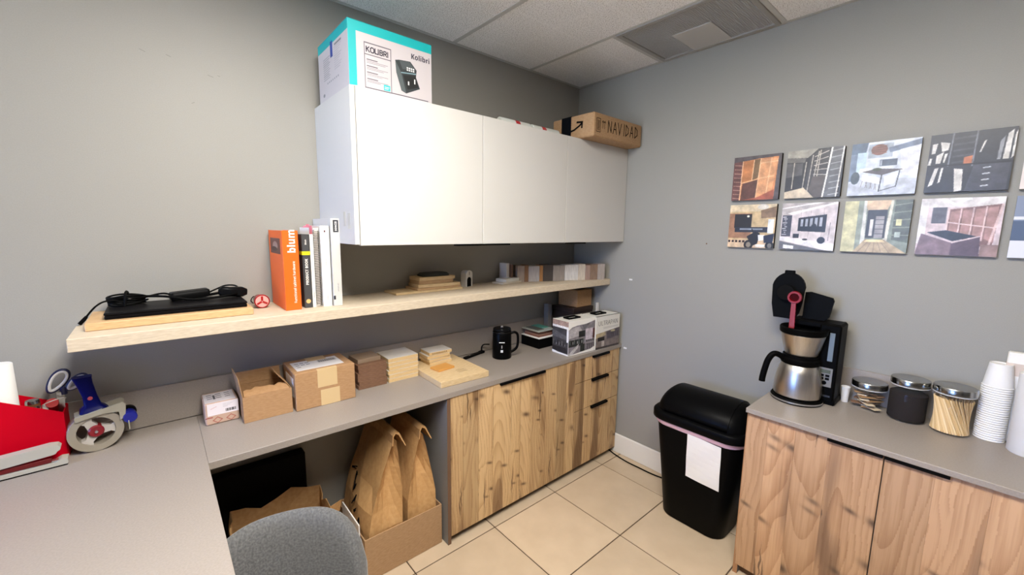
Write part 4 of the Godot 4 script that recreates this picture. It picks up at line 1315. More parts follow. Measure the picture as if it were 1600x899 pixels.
	# white arched sample holder
	var cl := thing("sample_clip", "white arched plastic clip with a black opening behind the wood samples", "clip", Vector3(-0.985, y, 0.075), 0.25)
	var arch := []
	var inner := []
	for k in 13:
		var q := PI * k / 12
		arch.append(Vector2(cos(q) * 0.026, 0.072 + sin(q) * 0.018))
		inner.append(Vector2(-cos(q) * 0.019, 0.036 + sin(q) * 0.018))
	var ap := [Vector2(0.026, 0)] + arch + [Vector2(-0.026, 0), Vector2(-0.019, 0)] + inner + [Vector2(0.019, 0)]
	var cs := S()
	extrude(cs, ap, Vector3(0, 0, -0.02), Vector3(1, 0, 0), Vector3(0, 1, 0), 0.04)
	part(cl, "shell", cs, flat("clipwhite", Color(0.84, 0.83, 0.81), 0.4))
	var ip := [Vector2(0.0185, 0.001)]
	for k in 13:
		var q := PI * k / 12
		ip.append(Vector2(cos(q) * 0.0185, 0.036 + sin(q) * 0.0175))
	ip.append(Vector2(-0.0185, 0.001))
	var cb := S()
	extrude(cb, ip, Vector3(0, 0, -0.018), Vector3(1, 0, 0), Vector3(0, 1, 0), 0.034)
	part(cl, "insert", cb, M.black)
	part(cl, "slot", bx(-0.0015, 0.0015, 0.064, 0.084, 0.0195, 0.0204, 0.0002), M.black)
	# thin tiles
	single("tile_sample", bx(-0.085, 0.085, 0, 0.010, -0.045, 0.045, 0.0008), flat("tilecream", Color(0.76, 0.72, 0.66), 0.4), "cream flat tile sample under a thicker white one", "tile sample", Vector3(-0.70, y, 0.085), 0.18)
	single("tile_sample", bx(-0.062, 0.062, 0, 0.018, -0.04, 0.04, 0.0008), flat("tilewhite", Color(0.80, 0.79, 0.76), 0.35), "white tile sample lying on a cream one", "tile sample", Vector3(-0.695, y + 0.0103, 0.085), 0.18)
	# row of finish samples standing on edge
	var u := [0.006, 0.052, 0.079, 0.152, 0.175, 0.244, 0.326, 0.421, 0.473, 0.508, 0.564, 0.618]
	var cols := [Color(0.62, 0.55, 0.48), Color(0.52, 0.38, 0.26), Color(0.68, 0.65, 0.62), Color(0.66, 0.47, 0.28), Color(0.28, 0.25, 0.23), Color(0.58, 0.54, 0.50), Color(0.80, 0.78, 0.75), Color(0.76, 0.71, 0.64), Color(0.60, 0.50, 0.45), Color(0.50, 0.41, 0.34), Color(0.62, 0.58, 0.55)]
	var nm := ["beige", "brown edged", "light grey", "narrow orange brown", "charcoal", "grey taupe", "white", "cream", "pinkish brown", "tan brown", "pale grey"]
	var ang := deg_to_rad(21.1)
	for k in 11:
		var w: float = u[k + 1] - u[k] - 0.001
		var m: float = (u[k] + u[k + 1]) / 2
		var hh := 0.099 + 0.004 * sin(k * 2.1)
		var st := S()
		cbox(st, Vector3(0, hh / 2, -0.035), Vector3(w, hh, 0.07), 0.0008)
		tri_mat("fin%d" % k, mottled(100 + k, 0.06, cols[k] * 0.93, cols[k] * 1.06, 64, 3), Vector3(20, 4, 20), 0.55)
		single("finish_sample", st, M["fin%d" % k], nm[k] + " finish sample block standing in the row at the shelf end", "sample block", Vector3(-0.615 + cos(ang) * m - 0.022, y, 0.10 + sin(ang) * m), -ang, "finish samples standing on the shelf")
	var e := S()
	cbox(e, Vector3(0, 0.0575, -0.03), Vector3(0.026, 0.115, 0.06), 0.0008)
	single("finish_sample", e, flat("finwhite", Color(0.82, 0.81, 0.79), 0.5), "tall white finish sample at the left end of the row", "sample block", Vector3(-0.679, y, 0.068), 0.1, "finish samples standing on the shelf")
	var e2 := S()
	cbox(e2, Vector3(0, 0.0535, -0.03), Vector3(0.012, 0.107, 0.06), 0.0008)
	single("finish_sample", e2, M.walnut, "thin dark brown finish sample next to the tall white one", "sample block", Vector3(-0.653, y, 0.079), 0.1, "finish samples standing on the shelf")

# ------------------------------------------------------------------ on the long worktop
func carton(t: Node3D, w: float, h: float, d: float, mat: Material) -> void:
	part(t, "carton", stand(w, h, d, 0.002), mat)

func worktop_items() -> void:
	var y := YC + 0.0005
	# small labelled box
	var a := thing("parcel_box", "small pinkish white box with a barcode label, leftmost on the worktop", "box", Vector3(-2.1425, y, 0.083))
	part(a, "carton", stand(0.105, 0.083, 0.125, 0.004), flat("boxpink", Color(0.74, 0.62, 0.54), 0.7))
	var im := canvas(128, 96, Color(0.88, 0.85, 0.86))
	for k in 12:
		rect(im, Color(0.15, 0.14, 0.15), 0.58 + k * 0.028, 0.62, 0.592 + k * 0.028 + 0.006 * (k % 3), 0.86)
	for k in 4:
		rect(im, Color(0.62, 0.60, 0.62), 0.5, 0.12 + k * 0.1, 0.9 - 0.08 * k, 0.14 + k * 0.1)
	line(im, Color(0.75, 0.45, 0.45), 0.1, 0.45, 0.3, 0.3, 0.02)
	part(a, "label", plate(Vector3(-0.045, 0.0815, 0.0625), Vector3(0.096, 0, 0), Vector3(0, -0.046, 0), 0.0004), printed(im, 0.6))
	part(a, "red_stripe", bx(-0.0525, -0.03, 0.027, 0.030, 0.0625, 0.063, 0.0001), flat("stripe", Color(0.55, 0.12, 0.12), 0.6))
	var im2 := canvas(96, 96, Color(0.80, 0.775, 0.77))
	for k in 9:
		rect(im2, Color(0.42, 0.40, 0.41), 0.1 + 0.3 * (k % 3), 0.15 + 0.2 * (k / 3), 0.28 + 0.3 * (k % 3), 0.22 + 0.2 * (k / 3))
	rect(im2, Color(0.3, 0.29, 0.3), 0.3, 0.25, 0.38, 0.7)
	part(a, "top_label", plate(Vector3(-0.05, 0.083, -0.05), Vector3(0.095, 0, 0), Vector3(0, 0, 0.105), 0.0004), printed(im2, 0.5))
	for k in 2:
		var ar := S()
		strokes(ar, [[Vector2(0, 0), Vector2(0.014, 0.011), Vector2(0.028, 0), Vector2(0.014, -0.011), Vector2(0, 0)]], Vector3(-0.03 + k * 0.042, 0.016, 0.0625), Vector3(1, 0, 0), Vector3(0, 1, 0), 0.003)
		part(a, "printed_mark", ar, flat("markpink", Color(0.66, 0.40, 0.34), 0.7))
	# open box
	var b := thing("open_box", "open brown cardboard box with raised side flaps", "box", Vector3(-2.001, y, 0.126))
	var w := 0.166
	var h := 0.1
	var d := 0.166
	var walls := S()
	var k4 := 0.003
	cbox(walls, Vector3(0, h / 2, d / 2 - k4 / 2), Vector3(w, h, k4), 0.0006)
	cbox(walls, Vector3(0, h / 2, -d / 2 + k4 / 2), Vector3(w, h, k4), 0.0006)
	cbox(walls, Vector3(-w / 2 + k4 / 2, h / 2, 0), Vector3(k4, h, d - k4 * 2.1), 0.0006)
	cbox(walls, Vector3(w / 2 - k4 / 2, h / 2, 0), Vector3(k4, h, d - k4 * 2.1), 0.0006)
	cbox(walls, Vector3(0, 0.002, 0), Vector3(w - 0.007, 0.003, d - 0.007), 0.0005)
	part(b, "carton", walls, M.card)
	var f1 := S()
	cbox(f1, Vector3(0, 0.038, 0), Vector3(0.0028, 0.076, d - 0.012), 0.0006)
	part(b, "flap", f1, M.card, Vector3(-w / 2 + 0.0015, h + 0.0005, 0), Vector3(0, 0, 0.13))
	part(b, "flap", f1.commit() if false else mesh_of(bx(-0.0014, 0.0014, 0, 0.07, -d / 2 + 0.02, d / 2 - 0.03, 0.0006)), M.card, Vector3(w / 2 - 0.0015, h + 0.0005, -0.005), Vector3(0, 0, 0.62))
	var f3 := S()
	var fp := [Vector2(-w / 2 + 0.006, 0), Vector2(w / 2 - 0.006, 0), Vector2(w / 2 - 0.012, 0.045)]
	for k in 9:
		fp.append(Vector2(w / 2 - 0.02 - k * 0.0158, 0.052 + 0.006 * sin(k * 2.4) + 0.004 * cos(k * 5.1)))
	fp.append(Vector2(-w / 2 + 0.01, 0.043))
	extrude(f3, fp, Vector3.ZERO, Vector3(1, 0, 0), Vector3(0, 0, -1), 0.0026)
	part(b, "flap", f3, M.card, Vector3(0, h - 0.001, d / 2 - 0.004), Vector3(0.22, 0, 0))
	part(b, "flap", bx(-w / 2 + 0.006, w / 2 - 0.006, 0, 0.05, -0.0013, 0.0013, 0.0005), M.card, Vector3(0, h + 0.0005, -d / 2 + 0.0015), Vector3(-0.25, 0, 0))
	# taped carton
	var c := thing("taped_carton", "brown carton with pale paper tape and a white shipping label on top", "box", Vector3(-1.790, y, 0.1235))
	w = 0.236
	h = 0.155
	d = 0.196
	carton(c, w, h, d, M.card)
	var tp := S()
	cbox(tp, Vector3(0.005, h - 0.037, d / 2 + 0.0003), Vector3(0.078, 0.0762, 0.0008), 0.0002)
	cbox(tp, Vector3(0.005, h + 0.0003, d / 2 - 0.008), Vector3(0.078, 0.0008, 0.0168), 0.0002)
	part(c, "paper_tape", bx(-0.034, 0.044, h, h + 0.0008, -d / 2, -d / 2 + 0.058, 0.0002), flat("papertape", Color(0.80, 0.69, 0.51), 0.6))
	part(c, "paper_tape", tp, flat("papertape", Color(0.80, 0.69, 0.51), 0.6))
	part(c, "paper_tape", bx(-0.024, 0.052, 0.0005, 0.068, d / 2, d / 2 + 0.0008, 0.0002), M.papertape)
	var im3 := canvas(200, 100, Color(0.88, 0.87, 0.86))
	for k in 7:
		rect(im3, Color(0.45, 0.44, 0.44), 0.06 + 0.11 * (k % 3), 0.2 + 0.2 * (k / 3), 0.14 + 0.11 * (k % 3), 0.26 + 0.2 * (k / 3))
	for k in 26:
		rect(im3, Color(0.2, 0.2, 0.2), 0.55 + k * 0.015, 0.2, 0.556 + k * 0.015 + 0.003 * (k % 3), 0.45)
	part(c, "shipping_label", plate(Vector3(-0.1, h, -0.06), Vector3(0.185, 0, 0), Vector3(0, 0, 0.125), 0.0006), printed(im3, 0.5))
	part(c, "side_label", bx(-w / 2 - 0.0006, -w / 2, 0.05, 0.13, -0.05, 0.07, 0.0001), M.paperwhite)
	# walnut slab stack
	for k in 6:
		single("panel_sample", bx(-0.067, 0.067, 0, 0.0188, -0.07, 0.07, 0.0006), M.walnut, ["lowest", "second", "third", "fourth", "fifth", "topmost full size"][k] + " dark brown panel sample in the walnut stack, counted from the worktop", "panel sample", Vector3(-1.567 + 0.002 * sin(k * 2.0), y + k * 0.0191, 0.085), 0.02 * sin(k * 1.7), "dark brown panel samples on the worktop")
	single("panel_sample", bx(-0.055, 0.055, 0, 0.019, -0.05, 0.05, 0.0006), flat("taupe", Color(0.58, 0.50, 0.42), 0.5), "smaller taupe panel sample lying on the walnut stack", "panel sample", Vector3(-1.572, y + 6 * 0.0191 + 0.0002, 0.078), 0.05)
	# particleboard stack
	for k in 6:
		var t := thing("particleboard_sample", ["lowest", "second", "third", "fourth", "fifth", "topmost white faced"][k] + " particleboard sample of the tall stack, counted from the worktop", "panel sample", Vector3(-1.412 + 0.0015 * sin(k * 2.6), y + k * 0.0196, 0.083), 0.015 * sin(k * 2.2), "particleboard samples in the tall stack")
		part(t, "core", bx(-0.077, 0.077, 0.0008, 0.0184, -0.073, 0.073, 0.0005), M.chip)
		part(t, "face", bx(-0.077, 0.077, 0.0184, 0.0193, -0.073, 0.073, 0.0002), flat("melwhite", Color(0.83, 0.81, 0.78), 0.4))
		part(t, "face", bx(-0.077, 0.077, 0.0, 0.0008, -0.073, 0.073, 0.0002), M.melwhite)
	# large thick board and things on it
	single("thick_board", bx(-0.137, 0.137, 0, 0.029, -0.178, 0.178, 0.0015), M.ply, "large thick pale wooden board lying on the worktop", "board", Vector3(-1.192, y, 0.197), -0.03)
	var yb := y + 0.0293
	for k in 4:
		var t := thing("particleboard_sample", ["lowest", "second", "third", "topmost"][k] + " particleboard sample of the low stack on the thick board", "panel sample", Vector3(-1.195 + 0.007 * sin(k * 2.3 + 1.0), yb + k * 0.0172, 0.082), 0.05 * sin(k * 1.9), "particleboard samples in the low stack")
		part(t, "core", bx(-0.066, 0.066, 0.0006, 0.016, -0.05, 0.05, 0.0005), M.chip)
		part(t, "face", bx(-0.066, 0.066, 0.016, 0.0168, -0.05, 0.05, 0.0002), M.melwhite)
		if k == 3:
			var mk := S()
			for q in 9:
				strokes(mk, [[Vector2(-0.05 + q * 0.010, 0.005), Vector2(-0.047 + q * 0.010, 0.012)], [Vector2(-0.047 + q * 0.010, 0.012), Vector2(-0.044 + q * 0.010, 0.006)]], Vector3(0, 0, 0.05), Vector3(1, 0, 0), Vector3(0, 1, 0), 0.0016)
			part(t, "pen_marks", mk, M.blackmatte)
	single("wood_sample", bx(-0.05, 0.05, 0, 0.011, -0.036, 0.036, 0.001), flat("amber", Color(0.78, 0.56, 0.28), 0.5), "small amber wood sample on the thick board", "wood sample", Vector3(-1.225, yb, 0.205), 0.12)
	var pm := S()
	for q in 3:
		strokes(pm, [[Vector2(0, q * 0.016), Vector2(0.02, q * 0.016 + 0.003), Vector2(0.05, q * 0.016 - 0.002)]], Vector3(-1.19, yb + 0.0002, 0.305), Vector3(1, 0, 0), Vector3(0, 0, -1), 0.002, 0.0003)
	single("pencil_note", pm, flat("pencil", Color(0.45, 0.36, 0.24), 0.8), "faint pencil marks on the thick pale board", "marks")
	# strap with plug
	var s := thing("power_strip", "black flat power lead lying against the upstand left of the mug", "cable", Vector3(-0.93, y, 0.06))
	part(s, "strip", bx(-0.075, 0.075, 0, 0.012, -0.011, 0.011, 0.002), M.black, Vector3.ZERO, Vector3(0, 0.25, 0))
	part(s, "socket", bx(-0.018, 0.018, 0, 0.014, -0.014, 0.014, 0.003), M.blackmatte, Vector3(0.075, 0, -0.02), Vector3(0, 0.25, 0))
	part(s, "contact", bx(-0.004, 0.004, 0.012, 0.0124, -0.003, 0.003, 0.0001), M.silver, Vector3(-0.03, 0, 0.008), Vector3(0, 0.25, 0))
	var sc := S()
	tube(sc, curve(V3([0.078, 0.012, -0.02, 0.078, 0.035, -0.022, 0.092, 0.05, -0.018, 0.12, 0.05, 0.0])), 0.004, 8)
	part(s, "cord", sc, M.blackrubber)
	# travel mug
	var m := thing("travel_mug", "black lidded coffee mug with a handle on the worktop", "mug", Vector3(-0.8086, y, 0.1753))
	var mb := S()
	lathe(mb, V2([0.0, 0.0, 0.053, 0.0, 0.055, 0.003, 0.0545, 0.09, 0.0535, 0.158, 0.052, 0.16, 0.0, 0.16]), 40)
	part(m, "body", mb, flat("mugblack", Color(0.028, 0.028, 0.03), 0.32))
	var ml := S()
	lathe(ml, V2([0.0, 0.16, 0.05, 0.16, 0.0515, 0.163, 0.0515, 0.17, 0.049, 0.174, 0.0, 0.176]), 40)
	part(m, "lid", ml, flat("muglid", Color(0.06, 0.06, 0.065), 0.2))
	var kn := S()
	lathe(kn, V2([0.0, 0.176, 0.008, 0.176, 0.0095, 0.181, 0.006, 0.186, 0.0, 0.187]), 20)
	part(m, "lid_knob", kn, M.silver)
	var rim := S()
	lathe(rim, V2([0.0537, 0.1515, 0.0545, 0.152, 0.0545, 0.1545, 0.0537, 0.155]), 40)
	part(m, "rim_band", rim, flat("rimband", Color(0.25, 0.25, 0.26), 0.2, 0.8))
	var hd := S()
	var hp := curve(V3([0.05, 0.142, 0.0, 0.075, 0.146, 0.0, 0.092, 0.128, 0.0, 0.092, 0.07, 0.0, 0.078, 0.045, 0.0, 0.05, 0.028, 0.0]), 6)
	tube(hd, hp, 0.0075, 10)
	part(m, "handle", hd, M.mugblack, Vector3.ZERO, Vector3(0, -0.55, 0))
	var fa := atan2(-1.48, 1.788)   # the print faces the room
	part(m, "print", bx(-0.016, 0.016, 0.098, 0.103, 0.0538, 0.0552, 0.0002), flat("mugprint", Color(0.8, 0.8, 0.8), 0.5), Vector3.ZERO, Vector3(0, fa, 0))
	part(m, "print", bx(-0.007, 0.007, 0.043, 0.057, 0.0543, 0.0556, 0.0002), M.mugprint, Vector3.ZERO, Vector3(0, fa, 0))
	part(m, "print", bx(-0.003, 0.003, 0.066, 0.084, 0.0543, 0.0554, 0.0002), M.greyink, Vector3.ZERO, Vector3(0, fa, 0))
	# black box with sample folder on it
	var k1 := thing("black_box", "low black box behind the mug holding a sample tray", "box", Vector3(-0.455, y, 0.115))
	part(k1, "body", bx(-0.072, 0.072, 0, 0.062, -0.08, 0.08, 0.001), M.black)
	part(k1, "lid_edge", bx(-0.074, 0.074, 0.0622, 0.067, -0.082, 0.082, 0.0008), M.paperwhite)
	var st := thing("sample_tray", "clear tray of reddish swatches with a turquoise swatch on top", "sample tray", Vector3(-0.45, y + 0.0675, 0.11))
	for k in 4:
		part(st, "swatch", bx(-0.06, 0.06, k * 0.0088, k * 0.0088 + 0.008, -0.066, 0.066, 0.0008), flat("swatch%d" % k, [Color(0.46, 0.28, 0.24), Color(0.55, 0.42, 0.36), Color(0.40, 0.26, 0.23), Color(0.60, 0.50, 0.44)][k], 0.5))
	part(st, "cover_sheet", bx(-0.074, 0.074, 0.0355, 0.041, -0.078, 0.078, 0.001), flat("coversheet", Color(0.66, 0.68, 0.66), 0.25))
	part(st, "grey_swatch", bx(-0.055, 0.0, 0.0412, 0.044, -0.06, 0.05, 0.0005), flat("swgrey", Color(0.33, 0.34, 0.33), 0.5))
	part(st, "turquoise_swatch", bx(0.003, 0.065, 0.0412, 0.045, -0.07, 0.03, 0.0005), flat("swteal", Color(0.30, 0.56, 0.52), 0.5))
	# two sample cases
	sample_case("sample case with a kitchen photo wrapped around its white carton", Vector3(-0.3855, y, 0.352), 0.228, kitchen_print(), side_print(), "")
	sample_case("white sample case with grey capital lettering at the corner wall", Vector3(-0.1505, y, 0.368), 0.228, shelf_print(), null, "ULTRAPAN")
	# boxes behind
	single("panel_sample", bx(-0.016, 0.016, 0, 0.24, -0.02, 0.02, 0.001), M.greypanel, "narrow grey panel standing upright behind the sample cases", "panel", Vector3(-0.30, y, 0.045))
	single("panel_sample", bx(-0.010, 0.010, 0, 0.247, -0.006, 0.006, 0.001), M.melwhite, "thin white panel standing in the corner behind the sample cases", "panel", Vector3(-0.022, y, 0.245))
	var db := thing("dark_box", "dark brown box behind the sample cases under a cardboard box", "box", Vector3(-0.14, y, 0.125))
	part(db, "body", stand(0.2, 0.2, 0.19, 0.002), flat("darkbox", Color(0.13, 0.09, 0.08), 0.6))
	part(db, "lid", bx(-0.103, 0.103, 0.2, 0.225, -0.098, 0.098, 0.002), flat("darklid", Color(0.17, 0.115, 0.10), 0.5))
	var bb := thing("small_carton", "plain brown cardboard box on the dark box under the shelf", "box", Vector3(-0.112, y + 0.2258, 0.12))
	carton(bb, 0.15, 0.112, 0.17, M.card)
	part(bb, "black_label", bx(-0.05, 0.05, 0.1121, 0.1127, -0.05, 0.05, 0.0001), M.black)

func sample_case(label: String, at: Vector3, w: float, front: Image, side, letters: String) -> void:
	var h := 0.208
	var d := 0.135
	var t := thing("sample_case", label, "sample case", at, -0.055, "carrying sample cases on the worktop")
	part(t, "carton", stand(w, h, d, 0.0015), flat("casewhite", Color(0.87, 0.86, 0.83), 0.5))
	part(t, "front_print", plate(Vector3(-w / 2 + 0.001, h - 0.002, d / 2), Vector3(w - 0.002, 0, 0), Vector3(0, -h + 0.003, 0), 0.0005), printed(front, 0.45))
	if side != null:
		part(t, "side_print", plate(Vector3(-w / 2, h - 0.002, -d / 2 + 0.001), Vector3(0, 0, d - 0.002), Vector3(0, -h + 0.003, 0), 0.0005), printed(side, 0.45))
	part(t, "lid_groove", bx(-w / 2 + 0.004, w / 2 - 0.004, h - 0.0002, h + 0.0008, -d / 2 + 0.006, -d / 2 + 0.011, 0.0001), M.blackmatte)
	var hd := S()
	for s in [[-0.045, 0, 0.012, 0.05], [0.045, 0, 0.012, 0.05], [0, -0.022, 0.1, 0.01], [0, 0.022, 0.1, 0.01]]:
		cbox(hd, Vector3(s[0], h + 0.005, s[1]), Vector3(s[2], 0.009, s[3]), 0.002)
	part(t, "handle", hd, M.black, Vector3(-0.02, 0, 0.0))
	if letters != "":
		part(t, "lettering", text_mesh(letters, 0.040, 400), flat("lettergrey", Color(0.46, 0.455, 0.45), 0.4), Vector3(0.0, h - 0.045, d / 2 + 0.0006))
		part(t, "top_edge", bx(-w / 2, w / 2, h, h + 0.0015, d / 2 - 0.008, d / 2, 0.0003), flat("caseedge", Color(0.25, 0.27, 0.22), 0.5))

func kitchen_print() -> Image:
	var i := canvas(256, 232, Color(0.90, 0.89, 0.87))
	poly(i, Color(0.50, 0.48, 0.50), [0, 0.22, 0.12, 0.16, 0.3, 0.13, 0.65, 0.13, 1, 0.06, 1, 0.9, 0.85, 0.94, 0.45, 0.95, 0.15, 1.0, 0, 1.0])
	poly(i, Color(0.66, 0.64, 0.65), [0.1, 0.2, 0.4, 0.16, 0.5, 0.3, 0.4, 0.45, 0.0, 0.5, 0, 0.25])
	poly(i, Color(0.38, 0.37, 0.39), [0.5, 0.15, 0.8, 0.12, 0.64, 0.28, 0.56, 0.28])
	rect(i, Color(0.10, 0.10, 0.10), 0.38, 0.32, 0.62, 0.5)
	rect(i, Color(0.74, 0.70, 0.74), 0.64, 0.28, 0.92, 0.62)
	rect(i, Color(0.30, 0.14, 0.14), 0.92, 0.3, 1, 0.6)
	rect(i, Color(0.12, 0.13, 0.13), 0.0, 0.55, 0.55, 0.75)
	for k in 10:
		rect(i, [Color(0.34, 0.37, 0.36), Color(0.06, 0.06, 0.06), Color(0.52, 0.52, 0.52)][k % 3], 0.04 + k * 0.055, 0.56 + 0.02 * (k % 3), 0.075 + k * 0.055, 0.68)
	rect(i, Color(0.12, 0.13, 0.12), 0.45, 0.72, 0.62, 0.94)
	poly(i, Color(0.70, 0.69, 0.70), [0.02, 0.94, 0.4, 0.68, 0.36, 0.80, 0.14, 1.0, 0.0, 1.0])
	rect(i, Color(0.30, 0.28, 0.31), 0.66, 0.74, 1, 0.92)
	for k in 4:
		rect(i, Color(0.10, 0.09, 0.1), 0.68 + k * 0.08, 0.62, 0.72 + k * 0.08, 0.68)
		rect(i, Color(0.46, 0.44, 0.47), 0.68 + k * 0.08, 0.76, 0.72 + k * 0.08, 0.92)
	grain(i, 31, 0.090)
	poly(i, Color(0.90, 0.89, 0.87), [0, 0, 1, 0, 1, 0.06, 0.65, 0.13, 0.3, 0.14, 0.12, 0.17, 0, 0.24])
	poly(i, Color(0.90, 0.89, 0.87), [0, 0.99, 0.45, 0.95, 0.85, 0.92, 1, 0.86, 1, 1, 0, 1])
	return i

func side_print() -> Image:
	var i := canvas(140, 220, Color(0.25, 0.24, 0.25))
	rect(i, Color(0.62, 0.52, 0.47), 0, 0.0, 1, 0.18)
	rect(i, Color(0.90, 0.89, 0.87), 0, 0.15, 1, 0.22)
	poly(i, Color(0.36, 0.35, 0.36), [0, 0.3, 0.9, 0.42, 0.9, 0.55, 0, 0.5])
	for k in 9:
		rect(i, [Color(0.42, 0.41, 0.40), Color(0.10, 0.1, 0.1)][k % 2], 0.05 + k * 0.09, 0.6 + 0.04 * (k % 3), 0.11 + k * 0.09, 0.74)
	rect(i, Color(0.15, 0.14, 0.15), 0, 0.78, 0.9, 0.92)
	grain(i, 33, 0.210)
	rect(i, Color(0.90, 0.89, 0.87), 0.9, 0.15, 1.0, 0.6)
	poly(i, Color(0.90, 0.89, 0.87), [0, 0.92, 0.4, 0.95, 1, 0.95, 1, 1, 0, 1])
	return i

func shelf_print() -> Image:
	var i := canvas(256, 232, Color(0.87, 0.86, 0.83))
	poly(i, Color(0.46, 0.42, 0.41), [0, 0.52, 1, 0.42, 1, 1, 0, 1])
	poly(i, Color(0.66, 0.60, 0.48), [0, 0.52, 0.4, 0.48, 0.4, 0.6, 0, 0.66])
	rect(i, Color(0.12, 0.10, 0.11), 0.08, 0.64, 0.36, 0.76)
	rect(i, Color(0.66, 0.62, 0.60), 0.24, 0.76, 0.36, 0.96)
	poly(i, Color(0.34, 0.31, 0.34), [0.45, 0.5, 1, 0.44, 1, 0.7, 0.45, 0.74])
	for k in 6:
		rect(i, Color(0.24, 0.22, 0.25), 0.5 + k * 0.08, 0.54, 0.53 + k * 0.08, 0.68)
	oval(i, Color(0.66, 0.62, 0.50), 0.72, 0.5, 0.1, 0.03)
	rect(i, Color(0.26, 0.23, 0.22), 0.0, 0.94, 1, 1)
	for k in 2:
		rect(i, Color(0.72, 0.71, 0.69), 0.3, 0.36 + k * 0.04, 0.95, 0.375 + k * 0.04)
	grain(i, 34, 0.072)
	poly(i, Color(0.84, 0.83, 0.80), [0, 0, 1, 0, 1, 0.42, 0, 0.52])
	for k in 2:
		rect(i, Color(0.66, 0.65, 0.63), 0.3, 0.34 + k * 0.035, 0.95, 0.352 + k * 0.035)
	return i

# ------------------------------------------------------------------ on the desk
func desk_items() -> void:
	var y := YC + 0.0005
	var red := flat("redplastic", Color(0.74, 0.0, 0.10), 0.6)
	red.metallic_specular = 0.2
	# slanted red file box
	var r := thing("file_box", "red slanted plastic file box full of small office things", "organizer", Vector3(-2.70, y, 0.068))
	var prof := V2([-0.17, 0.002, 0.152, 0.002, 0.156, 0.146, 0.03, 0.214, -0.06, 0.235, -0.17, 0.235])
	var fp := S()
	extrude(fp, prof, Vector3(0, 0, 0.042), Vector3(1, 0, 0), Vector3(0, 1, 0), 0.003)
	part(r, "front_panel", fp, red)
	var bp := S()
	extrude(bp, prof, Vector3(0, 0, -0.045), Vector3(1, 0, 0), Vector3(0, 1, 0), 0.003)
	part(r, "back_panel", bp, red)
	part(r, "end_panel", bx(0.1525, 0.1555, 0.001, 0.145, -0.042, 0.042, 0.0005), red)
	part(r, "end_panel", bx(-0.17, -0.167, 0.001, 0.235, -0.042, 0.042, 0.0005), red)
	part(r, "bottom", bx(-0.167, 0.1525, 0.0, 0.003, -0.042, 0.042, 0.0005), red)
	# paper roll standing in it
	var pr := thing("paper_roll", "white paper roll standing in the red file box", "paper roll", Vector3(-2.672, y + 0.0035, 0.066))
	var pl := S()
	lathe(pl, V2([0.008, 0.0, 0.0335, 0.0, 0.0345, 0.002, 0.0325, 0.31, 0.031, 0.312, 0.008, 0.312, 0.008, 0.0]), 36)
	part(pr, "paper", pl, M.paperwhite)
	var co := S()
	lathe(co, V2([0.0079, 0.001, 0.0079, 0.3125, 0.0065, 0.3125, 0.0065, 0.001]), 24)
	part(pr, "core_tube", co, M.card2)
	# tin
	var tn := thing("steel_tin", "small shiny steel cylinder standing in the red file box", "tin", Vector3(-2.612, y + 0.0035, 0.07))
	var tb := S()
	lathe(tb, V2([0.0, 0.0, 0.0155, 0.0, 0.016, 0.002, 0.016, 0.182, 0.0145, 0.187, 0.0, 0.189]), 28)
	part(tn, "body", tb, M.lidsteel)
	part(tn, "brass_band", _ring(0.0162, 0.168, 0.176), flat("brass", Color(0.66, 0.50, 0.34), 0.35, 0.8))
	# key tag
	var kt := thing("key_ring", "white wire ring with a red tag over the red file box rim", "key ring", Vector3(-2.568, y + 0.155, 0.065))
	var kr := S()
	var ring := []
	for k in 32:
		var q := TAU * k / 32
		ring.append(Vector3(cos(q) * 0.026, 0.016 + sin(q) * 0.010 + cos(q) * 0.007, sin(q) * 0.018))
	tube(kr, ring, 0.0014, 8, true)
	part(kt, "wire_ring", kr, M.clipwhite)
	var kg := S()
	lathe(kg, V2([0.0, -0.002, 0.014, -0.002, 0.015, 0.0, 0.014, 0.002, 0.0, 0.002]), 24, Vector3(-0.004, 0.014, 0.002), Basis(Vector3(1, 0, 0), 1.1))
	part(kt, "red_tag", kg, flat("tagred", Color(0.72, 0.10, 0.09), 0.4))
	part(kt, "tag_stem", bx(-0.026, -0.014, -0.02, 0.012, -0.002, 0.002, 0.0005), M.clipwhite)
	# scissors
	var sc := thing("scissors", "navy and white handled scissors standing in the red file box", "scissors", Vector3(-2.545, y, 0.06), 0.12)
	for k in 2:
		var lp := []
		var ctr := [Vector2(-0.010, 0.236), Vector2(0.031, 0.223)]
		var rr := [Vector2(0.017, 0.037), Vector2(0.014, 0.029)]
		var tilt: float = [-0.55, -0.85][k]
		for a in 30:
			var q := TAU * a / 30
			var p := Vector2(cos(q) * rr[k].x * (1.0 + 0.25 * sin(q)), sin(q) * rr[k].y).rotated(tilt)
			lp.append(Vector3(ctr[k].x + p.x, ctr[k].y + p.y, 0.004 * k))
		var hs := S()
		tube(hs, lp, 0.0052, 10, true)
		part(sc, "handle_loop", hs, flat("navyplastic", Color(0.06, 0.09, 0.26), 0.35))
		var li := []
		for p in lp:
			var c3 := Vector3(ctr[k].x, ctr[k].y, 0.004 * k)
			li.append(c3 + (p - c3) * 0.88 + Vector3(0, 0, 0.0015))
		var hi := S()
		tube(hi, li, 0.0046, 10, true)
		part(sc, "handle_lining", hi, M.clipwhite)
		var bl := S()
		extrude(bl, V2([-0.006, 0.06, 0.004, 0.06, 0.012, 0.19, -0.004, 0.19]) if k == 0 else V2([-0.004, 0.06, 0.006, 0.06, 0.014, 0.19, 0.0, 0.19]), Vector3(-0.012, 0.01, 0.004 * k - 0.001), Vector3(1, 0, 0), Vector3(0, 1, 0), 0.002)
		part(sc, "blade", bl, M.lidsteel)
	var pv := S()
	tube(pv, V3([0.0, 0.19, -0.002, 0.0, 0.215, 0.0]), 0.009, 12)
